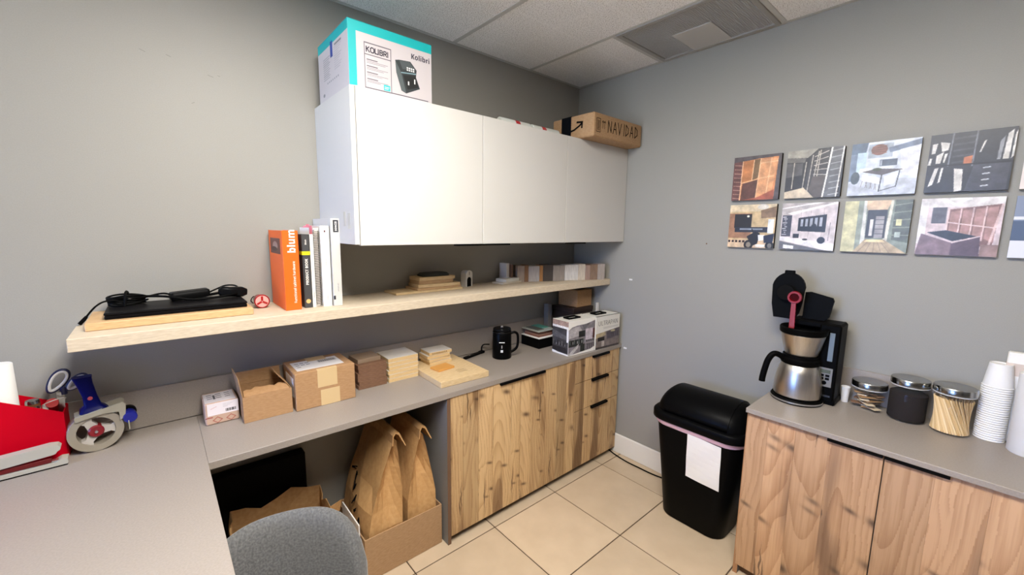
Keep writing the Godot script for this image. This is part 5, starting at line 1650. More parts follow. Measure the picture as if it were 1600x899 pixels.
	part(sc, "pivot_neck", pv, M.navyplastic)
	# stapler
	var s := thing("stapler", "light grey stapler in front of the red file box", "stapler", Vector3(-2.63, y, 0.165), 0.03)
	part(s, "foot_pad", bx(-0.1, 0.088, 0, 0.004, -0.018, 0.018, 0.001), M.black)
	var sb := S()
	extrude(sb, V2([-0.1, 0.0042, 0.088, 0.0042, 0.09, 0.008, 0.089, 0.02, 0.075, 0.022, 0.06, 0.014, -0.1, 0.0145]), Vector3(0, 0, -0.0185), Vector3(1, 0, 0), Vector3(0, 1, 0), 0.037)
	part(s, "base", sb, flat("staplergrey", Color(0.66, 0.65, 0.61), 0.4))
	var sa := S()
	var arm := []
	for q in [[-0.1, 0.030], [0.06, 0.040], [0.066, 0.042], [0.07, 0.048], [0.076, 0.052], [0.078, 0.060], [0.072, 0.068], [0.055, 0.071], [-0.1, 0.062]]:
		arm.append(Vector2(q[0], q[1]))
	extrude(sa, arm, Vector3(0, 0, -0.0145), Vector3(1, 0, 0), Vector3(0, 1, 0), 0.029)
	part(s, "arm", sa, M.staplergrey)
	part(s, "magazine", bx(-0.1, 0.055, 0.0155, 0.029, -0.010, 0.010, 0.001), flat("staplered", Color(0.36, 0.03, 0.05), 0.4))
	part(s, "anvil_plate", bx(0.045, 0.07, 0.0152, 0.0185, -0.009, 0.009, 0.0005), M.silver)
	# tape gun
	var g := thing("tape_gun", "packing tape dispenser with a navy handle and a grey tape roll", "tape dispenser", Vector3(-2.480, y, 0.105), 0.12)
	var rx := Basis(Vector3(1, 0, 0), PI / 2)
	var wc := Vector3(0, 0.0668, 0)
	var tr := S()
	lathe(tr, V2([0.046, -0.024, 0.066, -0.024, 0.0665, -0.0235, 0.0665, 0.0235, 0.066, 0.024, 0.046, 0.024, 0.046, -0.024]), 48, wc, rx)
	part(g, "tape_roll", tr, flat("taperoll", Color(0.56, 0.53, 0.48), 0.35))
	var hub := S()
	for k in 3:
		var q := PI / 2 + 0.5 + TAU * k / 3
		var uu := Vector3(cos(q), sin(q), 0)
		var vv := Vector3(-sin(q), cos(q), 0)
		extrude(hub, V2([0.010, -0.014, 0.034, -0.010, 0.0455, -0.017, 0.0455, 0.017, 0.034, 0.010, 0.010, 0.014]), wc + Vector3(0, 0, -0.012), uu, vv, 0.03)
	part(g, "hub", hub, flat("hubwhite", Color(0.70, 0.68, 0.66), 0.4))
	var hc := S()
	lathe(hc, V2([0.0, -0.01, 0.019, -0.01, 0.0195, 0.022, 0.016, 0.026, 0.011, 0.0245, 0.0, 0.0245]), 28, wc, rx)
	part(g, "hub_cap", hc, flat("capred", Color(0.48, 0.05, 0.10), 0.35))
	var sw := S()
	lathe(sw, V2([0.0, 0.024, 0.004, 0.024, 0.004, 0.030, 0.0, 0.031]), 16, wc, rx)
	part(g, "screw", sw, M.silver)
	var fr := S()
	extrude(fr, V2([-0.045, 0.126, 0.02, 0.138, 0.068, 0.148, 0.076, 0.140, 0.072, 0.095, 0.058, 0.088, 0.058, 0.118, 0.02, 0.122, -0.044, 0.112]), Vector3(0, 0, -0.028), Vector3(1, 0, 0), Vector3(0, 1, 0), 0.004)
	extrude(fr, V2([-0.045, 0.126, 0.02, 0.138, 0.068, 0.148, 0.076, 0.140, 0.072, 0.095, 0.058, 0.088, 0.058, 0.118, 0.02, 0.122, -0.044, 0.112]), Vector3(0, 0, 0.026), Vector3(1, 0, 0), Vector3(0, 1, 0), 0.004)
	cbox(fr, Vector3(-0.012, 0.131, 0), Vector3(0.065, 0.005, 0.056), 0.001, Basis(Vector3(0, 0, 1), 0.18))
	part(g, "frame", fr, flat("gunframe", Color(0.60, 0.58, 0.52), 0.4))
	var hn := S()
	var navy := flat("navygrip", Color(0.035, 0.05, 0.30), 0.35)
	loft(hn, [rrect(0.034, 0.026, 0.008, 0.133, 0.002), rrect(0.030, 0.022, 0.010, 0.142, 0.0), rrect(0.020, 0.016, 0.010, 0.152, 0.0), rrect(0.017, 0.015, 0.010, 0.185, -0.004), rrect(0.019, 0.016, 0.010, 0.225, -0.012), rrect(0.022, 0.017, 0.010, 0.245, -0.016), rrect(0.023, 0.017, 0.010, 0.250, -0.016)])
	part(g, "grip", hn, navy)
	var og := S()
	lathe(og, V2([0.0, 0.0, 0.006, 0.0, 0.006, 0.0012, 0.0, 0.0016]), 18, Vector3(-0.004, 0.178, 0.0145), rx)
	part(g, "grip_logo", og, flat("gunlogo", Color(0.66, 0.25, 0.28), 0.4))
	var kb := S()
	lathe(kb, V2([0.0, -0.022, 0.017, -0.022, 0.019, -0.019, 0.019, 0.019, 0.017, 0.022, 0.0, 0.022]), 12, Vector3(0.083, 0.090, 0.012), rx)
	part(g, "roller", kb, flat("rollerblue", Color(0.05, 0.09, 0.50), 0.4))
	var ks := S()
	lathe(ks, V2([0.0, -0.024, 0.021, -0.024, 0.021, -0.01, 0.0, -0.01]), 20, Vector3(0.083, 0.096, 0.0), rx)
	part(g, "roller_guard", ks, M.black)
	var bld := S()
	cbox(bld, Vector3(0.078, 0.066, 0.012), Vector3(0.003, 0.03, 0.05), 0.0005)
	part(g, "cutter", bld, M.gunframe)

func _ring(r: float, y0: float, y1: float) -> SurfaceTool:
	var st := S()
	lathe(st, V2([r - 0.0004, y0, r, y0 + 0.0003, r, y1 - 0.0003, r - 0.0004, y1]), 36)
	return st

# ------------------------------------------------------------------ knee space under the worktop, chair
func paper_bag(label: String, at: Vector3, w: float, d: float, h: float, lean: float, seed_: int) -> Node3D:
	var t := thing("paper_bag", label, "paper bag", at, 0, "folded paper bags in the cardboard tray")
	var n := FastNoiseLite.new()
	n.seed = seed_
	n.frequency = 5.5
	var loops := []
	var per := 5
	var rows := [0.0, 0.02, 0.16, 0.3, 0.44, 0.58, 0.72, 0.84, 0.93]
	for ti in rows.size():
		var tt: float = rows[ti]
		var hx := w / 2 * (1.0 - 0.90 * pow(clampf((tt - 0.40) / 0.53, 0, 1), 1.2))
		var hz := d / 2 * (1.0 - 0.06 * tt)
		var l := []
		var cs := [Vector2(hx, hz), Vector2(-hx, hz), Vector2(-hx, -hz), Vector2(hx, -hz)]
		for q in 4:
			for k in per:
				var p: Vector2 = cs[q].lerp(cs[(q + 1) % 4], float(k) / per)
				if q == 0 or q == 2:
					var fold := 1.0 - absf(float(k) / per - 0.5) * 2.0
					p.y -= signf(p.y) * fold * 0.07 * clampf((tt - 0.2) / 0.6, 0, 1)
				var v := Vector3(p.x + lean * pow(tt, 1.2), tt * h, p.y)
				var nz := n.get_noise_3d(v.x * 1.3, v.y, v.z) * 0.034 * clampf(tt * 6.0, 0, 1)
				var a := 0.7 if k > 0 else 0.3
				v += Vector3(p.x, 0, p.y * 0.6).normalized() * nz * a
				l.append(v)
		loops.append(l)
	var st := S()
	loft(st, loops, true, true, false)
	part(t, "bag_body", st, M.kraft)
	if seed_ == 5:
		var r := RandomNumberGenerator.new()
		r.seed = 12
		for q in 6:
			var hw := S()
			var l := []
			for m in 5:
				var zz := -0.10 + q * 0.03 + r.randf_range(-0.016, 0.018)
				var tt := 0.62 - q * 0.055 + r.randf_range(-0.035, 0.035)
				var hx := w / 2 * (1.0 - 0.90 * pow(clampf((tt - 0.40) / 0.53, 0, 1), 1.2))
				var xx := -hx + lean * pow(tt, 1.2)
				xx -= n.get_noise_3d(xx * 1.3, tt * h, zz) * 0.034 * 0.7
				l.append(Vector3(xx - 0.009, tt * h, zz))
			tube(hw, l, 0.0028, 6)
			part(t, "handwriting", hw, M.blackmatte)
	# rolled-down top
	var tx := lean * pow(0.93, 1.2)
	var f := S()
	var z0 := -d / 2 * 0.97
	var z1 := d / 2 * 0.97
	var prof := [Vector2(-0.012, 0.90 * h), Vector2(-0.008, 0.975 * h), Vector2(0.006, h), Vector2(0.022, 0.985 * h), Vector2(0.052, 0.875 * h), Vector2(0.049, 0.870 * h), Vector2(0.018, 0.972 * h), Vector2(0.005, 0.985 * h), Vector2(-0.004, 0.965 * h), Vector2(-0.008, 0.90 * h)]
	extrude(f, prof, Vector3(tx, 0, z0), Vector3(1, 0, 0), Vector3(0, 1, 0), z1 - z0)
	part(t, "folded_top", f, M.kraft)
	return t

func knee_space_items() -> void:
	# cardboard tray
	var x0 := -1.722
	var x1 := -1.352
	var z0 := 0.06
	var z1 := 0.396
	var h := 0.2
	var c := Vector3((x0 + x1) / 2, 0.0005, (z0 + z1) / 2)
	var t := thing("cardboard_tray", "open brown cardboard tray under the worktop holding two paper bags", "box", c)
	var o := -c
	var k := 0.005
	part(t, "front_wall", bx(x0, x1, 0.001, h, z1 - k, z1, 0.001), M.card2, o)
	part(t, "back_wall", bx(x0, x1, 0.001, h, z0, z0 + k, 0.001), M.card2, o)
	part(t, "side_wall", bx(x0, x0 + k, 0.001, h, z0 + k, z1 - k, 0.001), M.card2, o)
	part(t, "side_wall", bx(x1 - k, x1, 0.001, h, z0 + k, z1 - k, 0.001), M.card2, o)
	part(t, "bottom", bx(x0 + k, x1 - k, 0.001, 0.006, z0 + k, z1 - k, 0.001), M.card2, o)
	paper_bag("kraft paper bag with black handwriting on its side", Vector3(-1.636, 0.008, 0.222), 0.150, 0.31, 0.615, 0.075, 5)
	paper_bag("plain kraft paper bag next to the grey side panel", Vector3(-1.441, 0.008, 0.222), 0.148, 0.30, 0.60, 0.005, 8)
	# open paper bag on the left
	var ob := thing("open_paper_bag", "open crumpled brown paper bag on the floor under the worktop", "paper bag", Vector3(-1.98, 0.0005, 0.20))
	var nn := FastNoiseLite.new()
	nn.seed = 21
	nn.frequency = 6.0
	var outer := []
	var inner := []
	for ti in 6:
		var tt := ti / 5.0
		for side in 2:
			var l := []
			var hx := 0.172 - 0.004 * side
			var hz := 0.112 - 0.004 * side
			var cs := [Vector2(hx, hz), Vector2(-hx, hz), Vector2(-hx, -hz), Vector2(hx, -hz)]
			for q in 4:
				for m in 6:
					var p: Vector2 = cs[q].lerp(cs[(q + 1) % 4], m / 6.0)
					var rim := 0.33 + 0.02 * sin(p.x * 31.0) + 0.015 * sin(p.y * 47.0 + 1.0)
					var v := Vector3(p.x, 0.002 + 0.003 * side + tt * rim, p.y)
					v += Vector3(p.x, 0, p.y).normalized() * nn.get_noise_3d(v.x, v.y, v.z) * 0.03 * tt
					if tt > 0.7 and p.y > 0.0:
						v.z -= (tt - 0.7) * 0.08 * (1.0 + sin(p.x * 20.0))
					l.append(v)
			if side == 0:
				outer.append(l)
			else:
				inner.append(l)
	var bs := S()
	loft(bs, outer, true, false, false)
	loft(bs, inner, true, false, false, true)
	for q in outer[5].size():
		var q2: int = (q + 1) % outer[5].size()
		quad(bs, outer[5][q], outer[5][q2], inner[5][q2], inner[5][q], Vector3.UP)
	part(ob, "bag_body", bs, M.kraft)
	part(ob, "torn_flap", bx(-0.03, 0.035, 0, 0.05, -0.001, 0.001, 0.0004), M.kraft, Vector3(0.19, 0.26, 0.03), Vector3(0.1, 0.5, -0.15))
	single("black_case", stand(0.34, 0.5, 0.055, 0.004), M.blackmatte, "black upright case at the wall behind the open paper bag", "case", Vector3(-2.02, 0.0005, 0.036))
	single("white_board", bx(-0.0025, 0.0025, 0, 0.262, -0.1, 0.1, 0.0008), M.paperwhite, "white board leaning against the cardboard tray", "board", Vector3(-1.733, 0.0005, 0.27), 0.0)
	# white cord in the niche
	var wc := thing("charging_cable", "thin white cable with a plug hanging beside the grey side panel", "cable", Vector3(-1.365, 0.0, 0.05))
	var cs2 := S()
	tube(cs2, curve(V3([-0.005, 0.725, -0.04, -0.005, 0.6, -0.042, 0.0, 0.46, -0.03, 0.004, 0.36, 0.05, 0.002, 0.345, 0.11])), 0.0022, 8)
	part(wc, "cable", cs2, M.paperwhite)
	part(wc, "plug", bx(-0.009, 0.006, 0.325, 0.345, 0.105, 0.145, 0.003), M.paperwhite)

	# upholstered chair turned to the desk
	var cc := Vector3(-2.165, 0, 1.125)
	var ch := thing("upholstered_chair", "grey felt shell chair beside the desk", "chair", cc)
	var th0 := deg_to_rad(-75)
	var loops := []
	for i in 25:
		var f := (i - 12) / 12.0
		var ph := f * deg_to_rad(42)
		var top := 0.44 + 0.303 * pow(1.0 - pow(absf(f), 3.5), 0.45)
		var bot := 0.415
		var l := []
		for q in 20:
			var a := TAU * q / 20
			var yy := (top + bot) / 2 + sin(a) * (top - bot) / 2
			# superellipse cross-section
			var ss := signf(sin(a)) * pow(absf(sin(a)), 0.55)
			yy = (top + bot) / 2 + ss * (top - bot) / 2
			var off := signf(cos(a)) * pow(absf(cos(a)), 0.8) * 0.026
			var rr := 0.262 + (yy - 0.42) * 0.185 + off
			l.append(Vector3(cos(th0 + ph) * rr, yy, sin(th0 + ph) * rr))
		loops.append(l)
	var sh := S()
	loft(sh, loops)
	part(ch, "backrest", sh, M.felt)
	var se := S()
	lathe(se, V2([0.0, 0.40, 0.20, 0.40, 0.235, 0.415, 0.243, 0.435, 0.235, 0.458, 0.20, 0.472, 0.0, 0.478]), 40)
	part(ch, "seat", se, M.felt)
	for q in 4:
		var a := th0 + PI / 4 + q * PI / 2
		var lg := S()
		tube(lg, [Vector3(cos(a) * 0.15, 0.402, sin(a) * 0.15), Vector3(cos(a) * 0.235, 0.001, sin(a) * 0.235)], [0.015, 0.010], 12)
		part(ch, "leg", lg, M.black)

# ------------------------------------------------------------------ bin
func waste_bin() -> void:
	var t := thing("waste_bin", "black plastic waste bin with a swing lid and a pink liner", "waste bin", Vector3(-0.212, 0.0005, 1.107))
	var blk := flat("binblack", Color(0.028, 0.028, 0.03), 0.42)
	var b := S()
	loft(b, [rrect(0.118, 0.152, 0.065, 0.0), rrect(0.126, 0.160, 0.07, 0.008), rrect(0.138, 0.188, 0.075, 0.27), rrect(0.152, 0.216, 0.08, 0.528)])
	part(t, "body", b, blk)
	var li := S()
	loft(li, [rrect(0.151, 0.2148, 0.08, 0.503), rrect(0.156, 0.2205, 0.082, 0.508), rrect(0.158, 0.2225, 0.082, 0.527)], false, false)
	part(t, "liner", li, flat("linerpink", Color(0.88, 0.74, 0.79), 0.5))
	var bag := S()
	var rows := []
	for i in 9:
		var l := []
		for j in 7:
			var yy := 0.508 - i * 0.0285 - 0.006 * (j / 6.0)
			var hx := lerpf(0.138, 0.152, (yy - 0.27) / 0.258) if yy > 0.27 else lerpf(0.126, 0.138, yy / 0.27)
			l.append(Vector3(-hx - 0.006 + 0.0014 * sin(i * 1.1 + j * 0.9), yy, -0.02 + j * 0.027))
		rows.append(l)
	for i in 8:
		for j in 6:
			quad(bag, rows[i][j], rows[i][j + 1], rows[i + 1][j + 1], rows[i + 1][j], Vector3(-1, 0, 0))
			var e := Vector3(0.0012, 0, 0)
			quad(bag, rows[i][j] + e, rows[i][j + 1] + e, rows[i + 1][j + 1] + e, rows[i + 1][j] + e, Vector3(1, 0, 0))
	part(t, "paper_sheet", bag, M.paperwhite)
	var rim := S()
	loft(rim, [rrect(0.160, 0.228, 0.085, 0.5275), rrect(0.168, 0.237, 0.088, 0.533), rrect(0.168, 0.237, 0.088, 0.566), rrect(0.162, 0.231, 0.085, 0.574), rrect(0.150, 0.222, 0.08, 0.576)])
	part(t, "lid_rim", rim, blk)
	var dome := S()
	var secs := []
	for i in 9:
		var a := PI / 2 * i / 8.0
		secs.append(rrect(maxf(0.147 * cos(a), 0.012), 0.219 - 0.045 * (1.0 - cos(a)) - 0.02 * sin(a), 0.07 * cos(a) + 0.012, 0.5765 + 0.108 * sin(a)))
	loft(dome, secs)
	part(t, "lid_hood", dome, blk)
	var flap := S()
	var lp := []
	for i in 17:
		var a := PI * i / 16.0
		lp.append(Vector2(cos(a) * 0.1485, sin(a) * 0.111))
	var fl := []
	for zz in [-0.158, -0.153, 0.153, 0.158]:
		var l := []
		var sh: float = 0.985 if absf(zz) > 0.155 else 1.0
		for p in lp:
			l.append(Vector3(p.x * sh, 0.5768 + p.y * sh, zz))
		fl.append(l)
	loft(flap, fl)
	part(t, "swing_flap", flap, flat("binflap", Color(0.032, 0.032, 0.034), 0.38))
	part(t, "side_label", bx(-0.07, -0.02, 0.38, 0.475, 0.0, 0.0008, 0.0002), flat("binlabel", Color(0.36, 0.38, 0.42), 0.5), Vector3(0, 0.0, 0.2045), Vector3(0.108, 0, 0))
	var cd := S()
	tube(cd, curve(V3([-0.03, 0.0045, 0.40, -0.05, 0.0045, 0.46, -0.066, 0.0045, 0.56, -0.066, 0.0045, 0.66, -0.062, 0.0045, 0.76, -0.04, 0.0045, 0.88, -0.03, 0.0045, 1.1])), 0.0042, 8)
	single("floor_cable", cd, M.blackrubber, "black cable along the white baseboard behind the bin", "cable")

# ------------------------------------------------------------------ coffee counter
func glass_jar(label: String, at: Vector3, r: float, h: float) -> Node3D:
	var t := thing("glass_jar", label, "jar", at, 0, "steel lidded glass jars")
	var g := S()
	var lid := 0.028
	lathe(g, V2([0.0, 0.0, r - 0.006, 0.0, r - 0.001, 0.004, r, 0.012, r, h - lid - 0.012, r - 0.006, h - lid - 0.002, r - 0.006, h - lid + 0.004]), 48)
	part(t, "glass_body", g, M.glass)
	var l := S()
	lathe(l, V2([0.0, h - lid + 0.0045, r - 0.003, h - lid + 0.0045, r - 0.001, h - lid + 0.006, r - 0.001, h - 0.003, r - 0.003, h, r - 0.006, h + 0.0005, 0.0, h - 0.0005]), 48)
	part(t, "lid", l, M.lidsteel)
	var gk := S()
	lathe(gk, V2([r - 0.0085, h - lid + 0.0005, r - 0.002, h - lid + 0.0005, r - 0.002, h - lid + 0.0042, r - 0.0085, h - lid + 0.0042]), 40)
	part(t, "gasket", gk, flat("gasket", Color(0.75, 0.75, 0.73), 0.4))
	return t

func coffee_items() -> void:
	var y := RH + 0.0005
	var blk := flat("machineblack", Color(0.022, 0.022, 0.023), 0.5)
	var c := Vector3(-0.2, y, 1.475)
	var t := thing("coffee_maker", "black and steel drip coffee maker with its lid standing open", "coffee maker", c)
	var b := S()
	lathe(b, V2([0.0, 0.0, 0.092, 0.0, 0.096, 0.004, 0.096, 0.014, 0.092, 0.02, 0.0, 0.021]), 44)
	cbox(b, Vector3(0.09, 0.012, 0.05), Vector3(0.12, 0.024, 0.16), 0.004)
	part(t, "base", b, blk)
	part(t, "chrome_ring", _ring(0.0966, 0.006, 0.013), M.silver)
	var tw := S()
	cbox(tw, Vector3(0.085, 0.178, 0.088), Vector3(0.115, 0.335, 0.074), 0.006)
	part(t, "tower", tw, blk)
	var col := S()
	cbox(col, Vector3(0.115, 0.175, 0.0), Vector3(0.06, 0.33, 0.15), 0.006)
	part(t, "rear_column", col, blk)
	# carafe
	var ca := S()
	lathe(ca, V2([0.0, 0.0225, 0.082, 0.0225, 0.087, 0.028, 0.0885, 0.045, 0.086, 0.085, 0.078, 0.13, 0.069, 0.163, 0.066, 0.166, 0.0, 0.166]), 48)
	part(t, "carafe", ca, M.steel)
	var cl := S()
	lathe(cl, V2([0.0, 0.1662, 0.070, 0.1662, 0.072, 0.169, 0.072, 0.186, 0.066, 0.192, 0.066, 0.203, 0.0, 0.205]), 44)
	part(t, "carafe_lid", cl, blk)
	var hd := S()
	var dir := Vector3(-0.62, 0, -0.78).normalized()
	var hp := []
	for q in [[0.055, 0.176], [0.085, 0.196], [0.108, 0.198], [0.126, 0.172], [0.136, 0.13], [0.142, 0.092], [0.143, 0.072]]:
		hp.append(dir * q[0] + Vector3(0, q[1], 0))
	tube(hd, curve(hp, 5), 0.0125, 12)
	part(t, "carafe_handle", hd, blk)
	# filter basket
	var fb := S()
	lathe(fb, V2([0.0, 0.2055, 0.058, 0.2055, 0.060, 0.209, 0.071, 0.25, 0.081, 0.296, 0.079, 0.299, 0.0, 0.299]), 44)
	part(t, "filter_basket", fb, M.steel)
	var tr := S()
	lathe(tr, V2([0.062, 0.2992, 0.084, 0.2992, 0.086, 0.303, 0.087, 0.322, 0.084, 0.326, 0.078, 0.322, 0.070, 0.306, 0.062, 0.304, 0.062, 0.2992]), 44)
	cbox(tr, Vector3(0.092, 0.335, 0.03), Vector3(0.11, 0.026, 0.185), 0.006)
	part(t, "top_housing", tr, blk)
	var ins := S()
	lathe(ins, V2([0.0, 0.2995, 0.0615, 0.2995, 0.0615, 0.3035, 0.02, 0.3005, 0.0, 0.3005]), 36)
	part(t, "basket_floor", ins, M.black)
	# raised lids
	var lid := S()
	var lp := V2([-0.045, 0.0, 0.035, 0.0, 0.05, 0.03, 0.058, 0.08, 0.060, 0.125])
	for k in 13:
		var a := 0.15 + (PI - 0.3) * k / 12.0
		lp.append(Vector2(cos(a) * 0.064, 0.135 + sin(a) * 0.072))
	lp.append_array(V2([-0.062, 0.125, -0.058, 0.06]))
	extrude(lid, lp, Vector3(0, 0, 0), Vector3(0, 0, 1), Vector3(0, 1, 0), -0.016)
	part(t, "filter_lid", lid, blk, Vector3(0.045, 0.343, -0.088), Vector3(0, 0, -0.08))
	part(t, "lid_tab", bx(-0.006, 0.006, 0.196, 0.216, -0.022, 0.018, 0.003), blk, Vector3(0.05, 0.343, -0.088), Vector3(0, 0, -0.08))
	part(t, "lid_boss", _disc(0.034, 0.006), M.blackmatte, Vector3(0.028, 0.463, -0.088), Vector3(0, 0, PI / 2))
	var wl := S()
	extrude(wl, V2([-0.05, 0.0, 0.03, 0.0, 0.046, 0.02, 0.056, 0.09, 0.050, 0.104, -0.03, 0.122, -0.05, 0.118]), Vector3(0, 0, 0), Vector3(0, 0, 1), Vector3(0, 1, 0), -0.014)
	part(t, "tank_lid", wl, blk, Vector3(0.09, 0.346, 0.018), Vector3(0, 0, -0.1))
	# red scoop hanging from the basket
	var rs := flat("scoopred", Color(0.48, 0.0, 0.03), 0.4)
	var ring := S()
	lathe(ring, V2([0.017, -0.007, 0.026, -0.007, 0.028, 0.0, 0.026, 0.008, 0.018, 0.008, 0.016, 0.0, 0.017, -0.007]), 32, Vector3(0.012, 0.446, -0.048), Basis(Vector3(0, 0, 1), PI / 2))
	part(t, "scoop_bowl", ring, rs)
	var rin := S()
	lathe(rin, V2([0.0, -0.002, 0.0175, -0.002, 0.0175, 0.002, 0.0, 0.002]), 28, Vector3(0.016, 0.446, -0.048), Basis(Vector3(0, 0, 1), PI / 2))
	part(t, "scoop_floor", rin, flat("scoopdark", Color(0.22, 0.01, 0.03), 0.5))
	var rh := S()
	for k in 7:
		cbox(rh, Vector3(0.010 - k * 0.003, 0.414 - k * 0.0155, -0.049 + 0.001 * k), Vector3(0.006, 0.0175, 0.018 + 0.0006 * k), 0.001, Basis(Vector3(0, 0, 1), -0.19))
	part(t, "scoop_handle", rh, rs)
	# control panel
	part(t, "control_panel", bx(0.0262, 0.0278, 0.078, 0.160, 0.062, 0.112, 0.0005), flat("panelsilver", Color(0.55, 0.54, 0.52), 0.35, 0.5))
	part(t, "display", bx(0.0252, 0.0262, 0.137, 0.152, 0.069, 0.105, 0.0003), flat("display", Color(0.33, 0.36, 0.33), 0.25))
	for k in 4:
		part(t, "button", bx(0.0248, 0.0262, 0.108 + (k / 2) * 0.0135, 0.118 + (k / 2) * 0.0135, 0.070 + (k % 2) * 0.019, 0.084 + (k % 2) * 0.019, 0.0004), M.black)
	part(t, "dial_button", _disc(0.0085, 0.002), M.black, Vector3(0.0262, 0.095, 0.087), Vector3(0, 0, PI / 2))
	part(t, "water_gauge", bx(0.0262, 0.0278, 0.19, 0.312, 0.088, 0.106, 0.0008), flat("gauge", Color(0.42, 0.47, 0.52), 0.2))
	part(t, "brand_plate", bx(0.0265, 0.0276, 0.034, 0.042, 0.064, 0.112, 0.0002), flat("brandplate", Color(0.16, 0.16, 0.165), 0.4))
	part(t, "basket_stud", _disc(0.006, 0.004), M.silver, Vector3(-0.02, 0.307, -0.01))
	# paper cup beside it
	paper_cup("small white paper cup between the coffee maker and the jars", Vector3(-0.062, y, 1.6195), false, "")
	# jars
	var r := 0.0595
	glass_jar("low glass jar of brown packets, nearest the coffee maker", Vector3(-0.078, y, 1.697), r, 0.118)
	glass_jar("glass jar filled with dark ground coffee", Vector3(-0.09, y, 1.8165), r, 0.168)
	glass_jar("glass jar full of pale wooden stir sticks", Vector3(-0.105, y, 1.9365), r, 0.176)
	var cg := S()
	lathe(cg, V2([0.0, 0.0045, r - 0.009, 0.0045, r - 0.0045, 0.008, r - 0.0035, 0.013, r - 0.0035, 0.110, r - 0.015, 0.116, 0.0, 0.119]), 36)
	var grounds := single("ground_coffee", cg, tri_mat("coffee", mottled(81, 0.25, Color(0.045, 0.022, 0.018), Color(0.13, 0.07, 0.055), 128, 3, 1.6), Vector3.ONE * 12.0, 1.0), "dark ground coffee inside the middle jar", "coffee", Vector3(-0.09, y, 1.8165))
	M["coffee"].metallic_specular = 0.05
	grounds.set_meta("kind", "stuff")
	var sm := mesh_of(bx(-0.003, 0.003, 0.0, 0.132, -0.0008, 0.0008, 0.0004))
	var rr := RandomNumberGenerator.new()
	rr.seed = 4
	for k in 74:
		var lay := 0 if k < 46 else 1
		var a := TAU * k / 46.0 if lay == 0 else TAU * k / 28.0
		a += rr.randf_range(-0.012, 0.012)
		var rad: float = [0.0512, 0.036][lay]
		var p0 := Vector3(cos(a) * rad, 0.008, sin(a) * rad)
		var a2: float = a + rr.randf_range(0.92, 0.98) + 0.0
		var p1 := Vector3(cos(a2) * rad, 0.134, sin(a2) * rad)
		var st := MeshInstance3D.new()
		st.name = numbered("stir_stick")
		st.mesh = sm
		st.material_override = flat("stick%d" % (k % 3), [Color(0.86, 0.73, 0.52), Color(0.80, 0.66, 0.45), Color(0.90, 0.79, 0.60)][k % 3], 0.7)
		tag(st, "pale wooden stir stick standing in the right glass jar", "stir stick", "stir sticks in the jar")
		add_child(st)
		var up := (p1 - p0).normalized()
		var side := up.cross(Vector3(cos(a), 0, sin(a))).normalized()
		st.transform = Transform3D(Basis(side, up, side.cross(up)), Vector3(-0.105, y, 1.9365) + p0)
	var pkts := [Color(0.62, 0.47, 0.30), Color(0.80, 0.74, 0.64), Color(0.48, 0.34, 0.22)]
	for k in 14:
		var st := S()
		cbox(st, Vector3.ZERO, Vector3(0.074, 0.004, 0.032), 0.0015)
		var a := k * 2.4
		var o := single("tea_packet", st, flat("pkt%d" % (k % 3), pkts[k % 3], 0.6), "small paper packet lying in the low glass jar", "packet", Vector3(-0.078 + cos(a) * 0.016, y + 0.0078 + k * 0.0052, 1.697 + sin(a) * 0.016), a * 1.7, "packets in the low jar")
		o.rotation.z = 0.0
	# paper cups stacked upside down
	for k in 25:
		var ord: String = ["", "second", "third", "fourth", "fifth", "sixth", "seventh", "eighth", "ninth", "tenth", "eleventh", "twelfth", "thirteenth", "fourteenth", "fifteenth", "sixteenth", "seventeenth", "eighteenth", "nineteenth", "twentieth", "twenty-first", "twenty-second", "twenty-third", "twenty-fourth", ""][k]
		var lb := ord + " white paper cup from the bottom of the upside down stack"
		if k == 24:
			lb = "topmost white paper cup of the upside down stack"
		elif k == 0:
			lb = "lowest white paper cup of the upside down stack"
		paper_cup(lb, Vector3(-0.062, y + k * 0.0081, 2.034), true, "upside down paper cups")
	# paper towel roll and napkin pack
	var tw2 := thing("paper_towel_roll", "white paper towel roll standing at the right edge of the view", "paper towel", Vector3(-0.118, y, 2.130))
	var ro := S()
	lathe(ro, V2([0.021, 0.0, 0.055, 0.0, 0.0565, 0.002, 0.0565, 0.27, 0.0545, 0.272, 0.021, 0.272, 0.021, 0.0]), 48)
	part(tw2, "paper", ro, flat("towel", Color(0.88, 0.875, 0.87), 0.9))
	var cr := S()
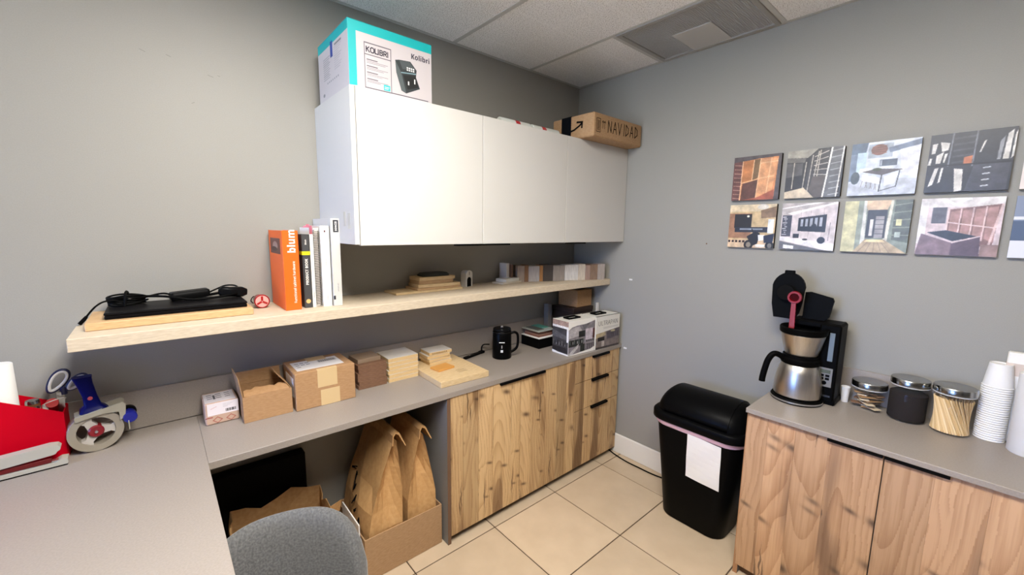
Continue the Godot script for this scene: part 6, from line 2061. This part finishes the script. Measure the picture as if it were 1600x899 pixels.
	lathe(cr, V2([0.0208, 0.0, 0.0208, 0.2722, 0.0192, 0.2722, 0.0192, 0.0, 0.0208, 0.0]), 32)
	part(tw2, "core_tube", cr, M.card2)
	var np := thing("napkin_pack", "white napkin pack standing behind the paper towel roll", "napkin pack", Vector3(-0.036, y, 2.12))
	part(np, "paper", stand(0.034, 0.322, 0.15, 0.004), M.paperwhite)
	part(np, "band", bx(-0.0176, 0.0176, 0.24, 0.285, -0.0756, 0.0756, 0.001), flat("npband", Color(0.80, 0.74, 0.70), 0.7))

func _disc(r: float, h: float) -> SurfaceTool:
	var st := S()
	lathe(st, V2([0.0, 0.0, r, 0.0, r, h * 0.8, r - 0.001, h, 0.0, h]), 32)
	return st

var cup_mesh: Mesh
func paper_cup(label: String, at: Vector3, inverted: bool, group: String) -> void:
	if cup_mesh == null:
		var st := S()
		# rim up: closed base at y = 0
		lathe(st, V2([0.0, 0.004, 0.0265, 0.004, 0.0265, 0.0, 0.0285, 0.0, 0.0375, 0.081, 0.0392, 0.0815, 0.0395, 0.0838, 0.0380, 0.085, 0.0366, 0.0835, 0.0278, 0.0062, 0.0, 0.0062]), 36)
		cup_mesh = mesh_of(st)
	var o := part(self, numbered("paper_cup"), cup_mesh, flat("cupwhite", Color(0.89, 0.885, 0.88), 0.7), at)
	if inverted:
		o.rotation.x = PI
		o.position.y += 0.085
	else:
		o.scale = Vector3(0.43, 0.8, 0.43)
	tag(o, label, "paper cup", group)

# ------------------------------------------------------------------ little things on the walls
func small_marks() -> void:
	for k in 2:
		single("wall_plug", bx(-0.004, -0.0003, -0.005, 0.005, -0.011, 0.011, 0.001), M.paperwhite, ["small white wall plug beside the shelf end", "small white wall plug beside the corner drawers"][k], "wall plug", Vector3(0, [1.189, 0.735][k], [0.483, 0.468][k]))
	single("screw_hole", _disc(0.004, 0.001), M.edgewood, "tiny dark screw hole in the right wall under the pictures", "screw hole", Vector3(-0.0002, 1.433, 0.943)).rotation = Vector3(0, 0, PI / 2)
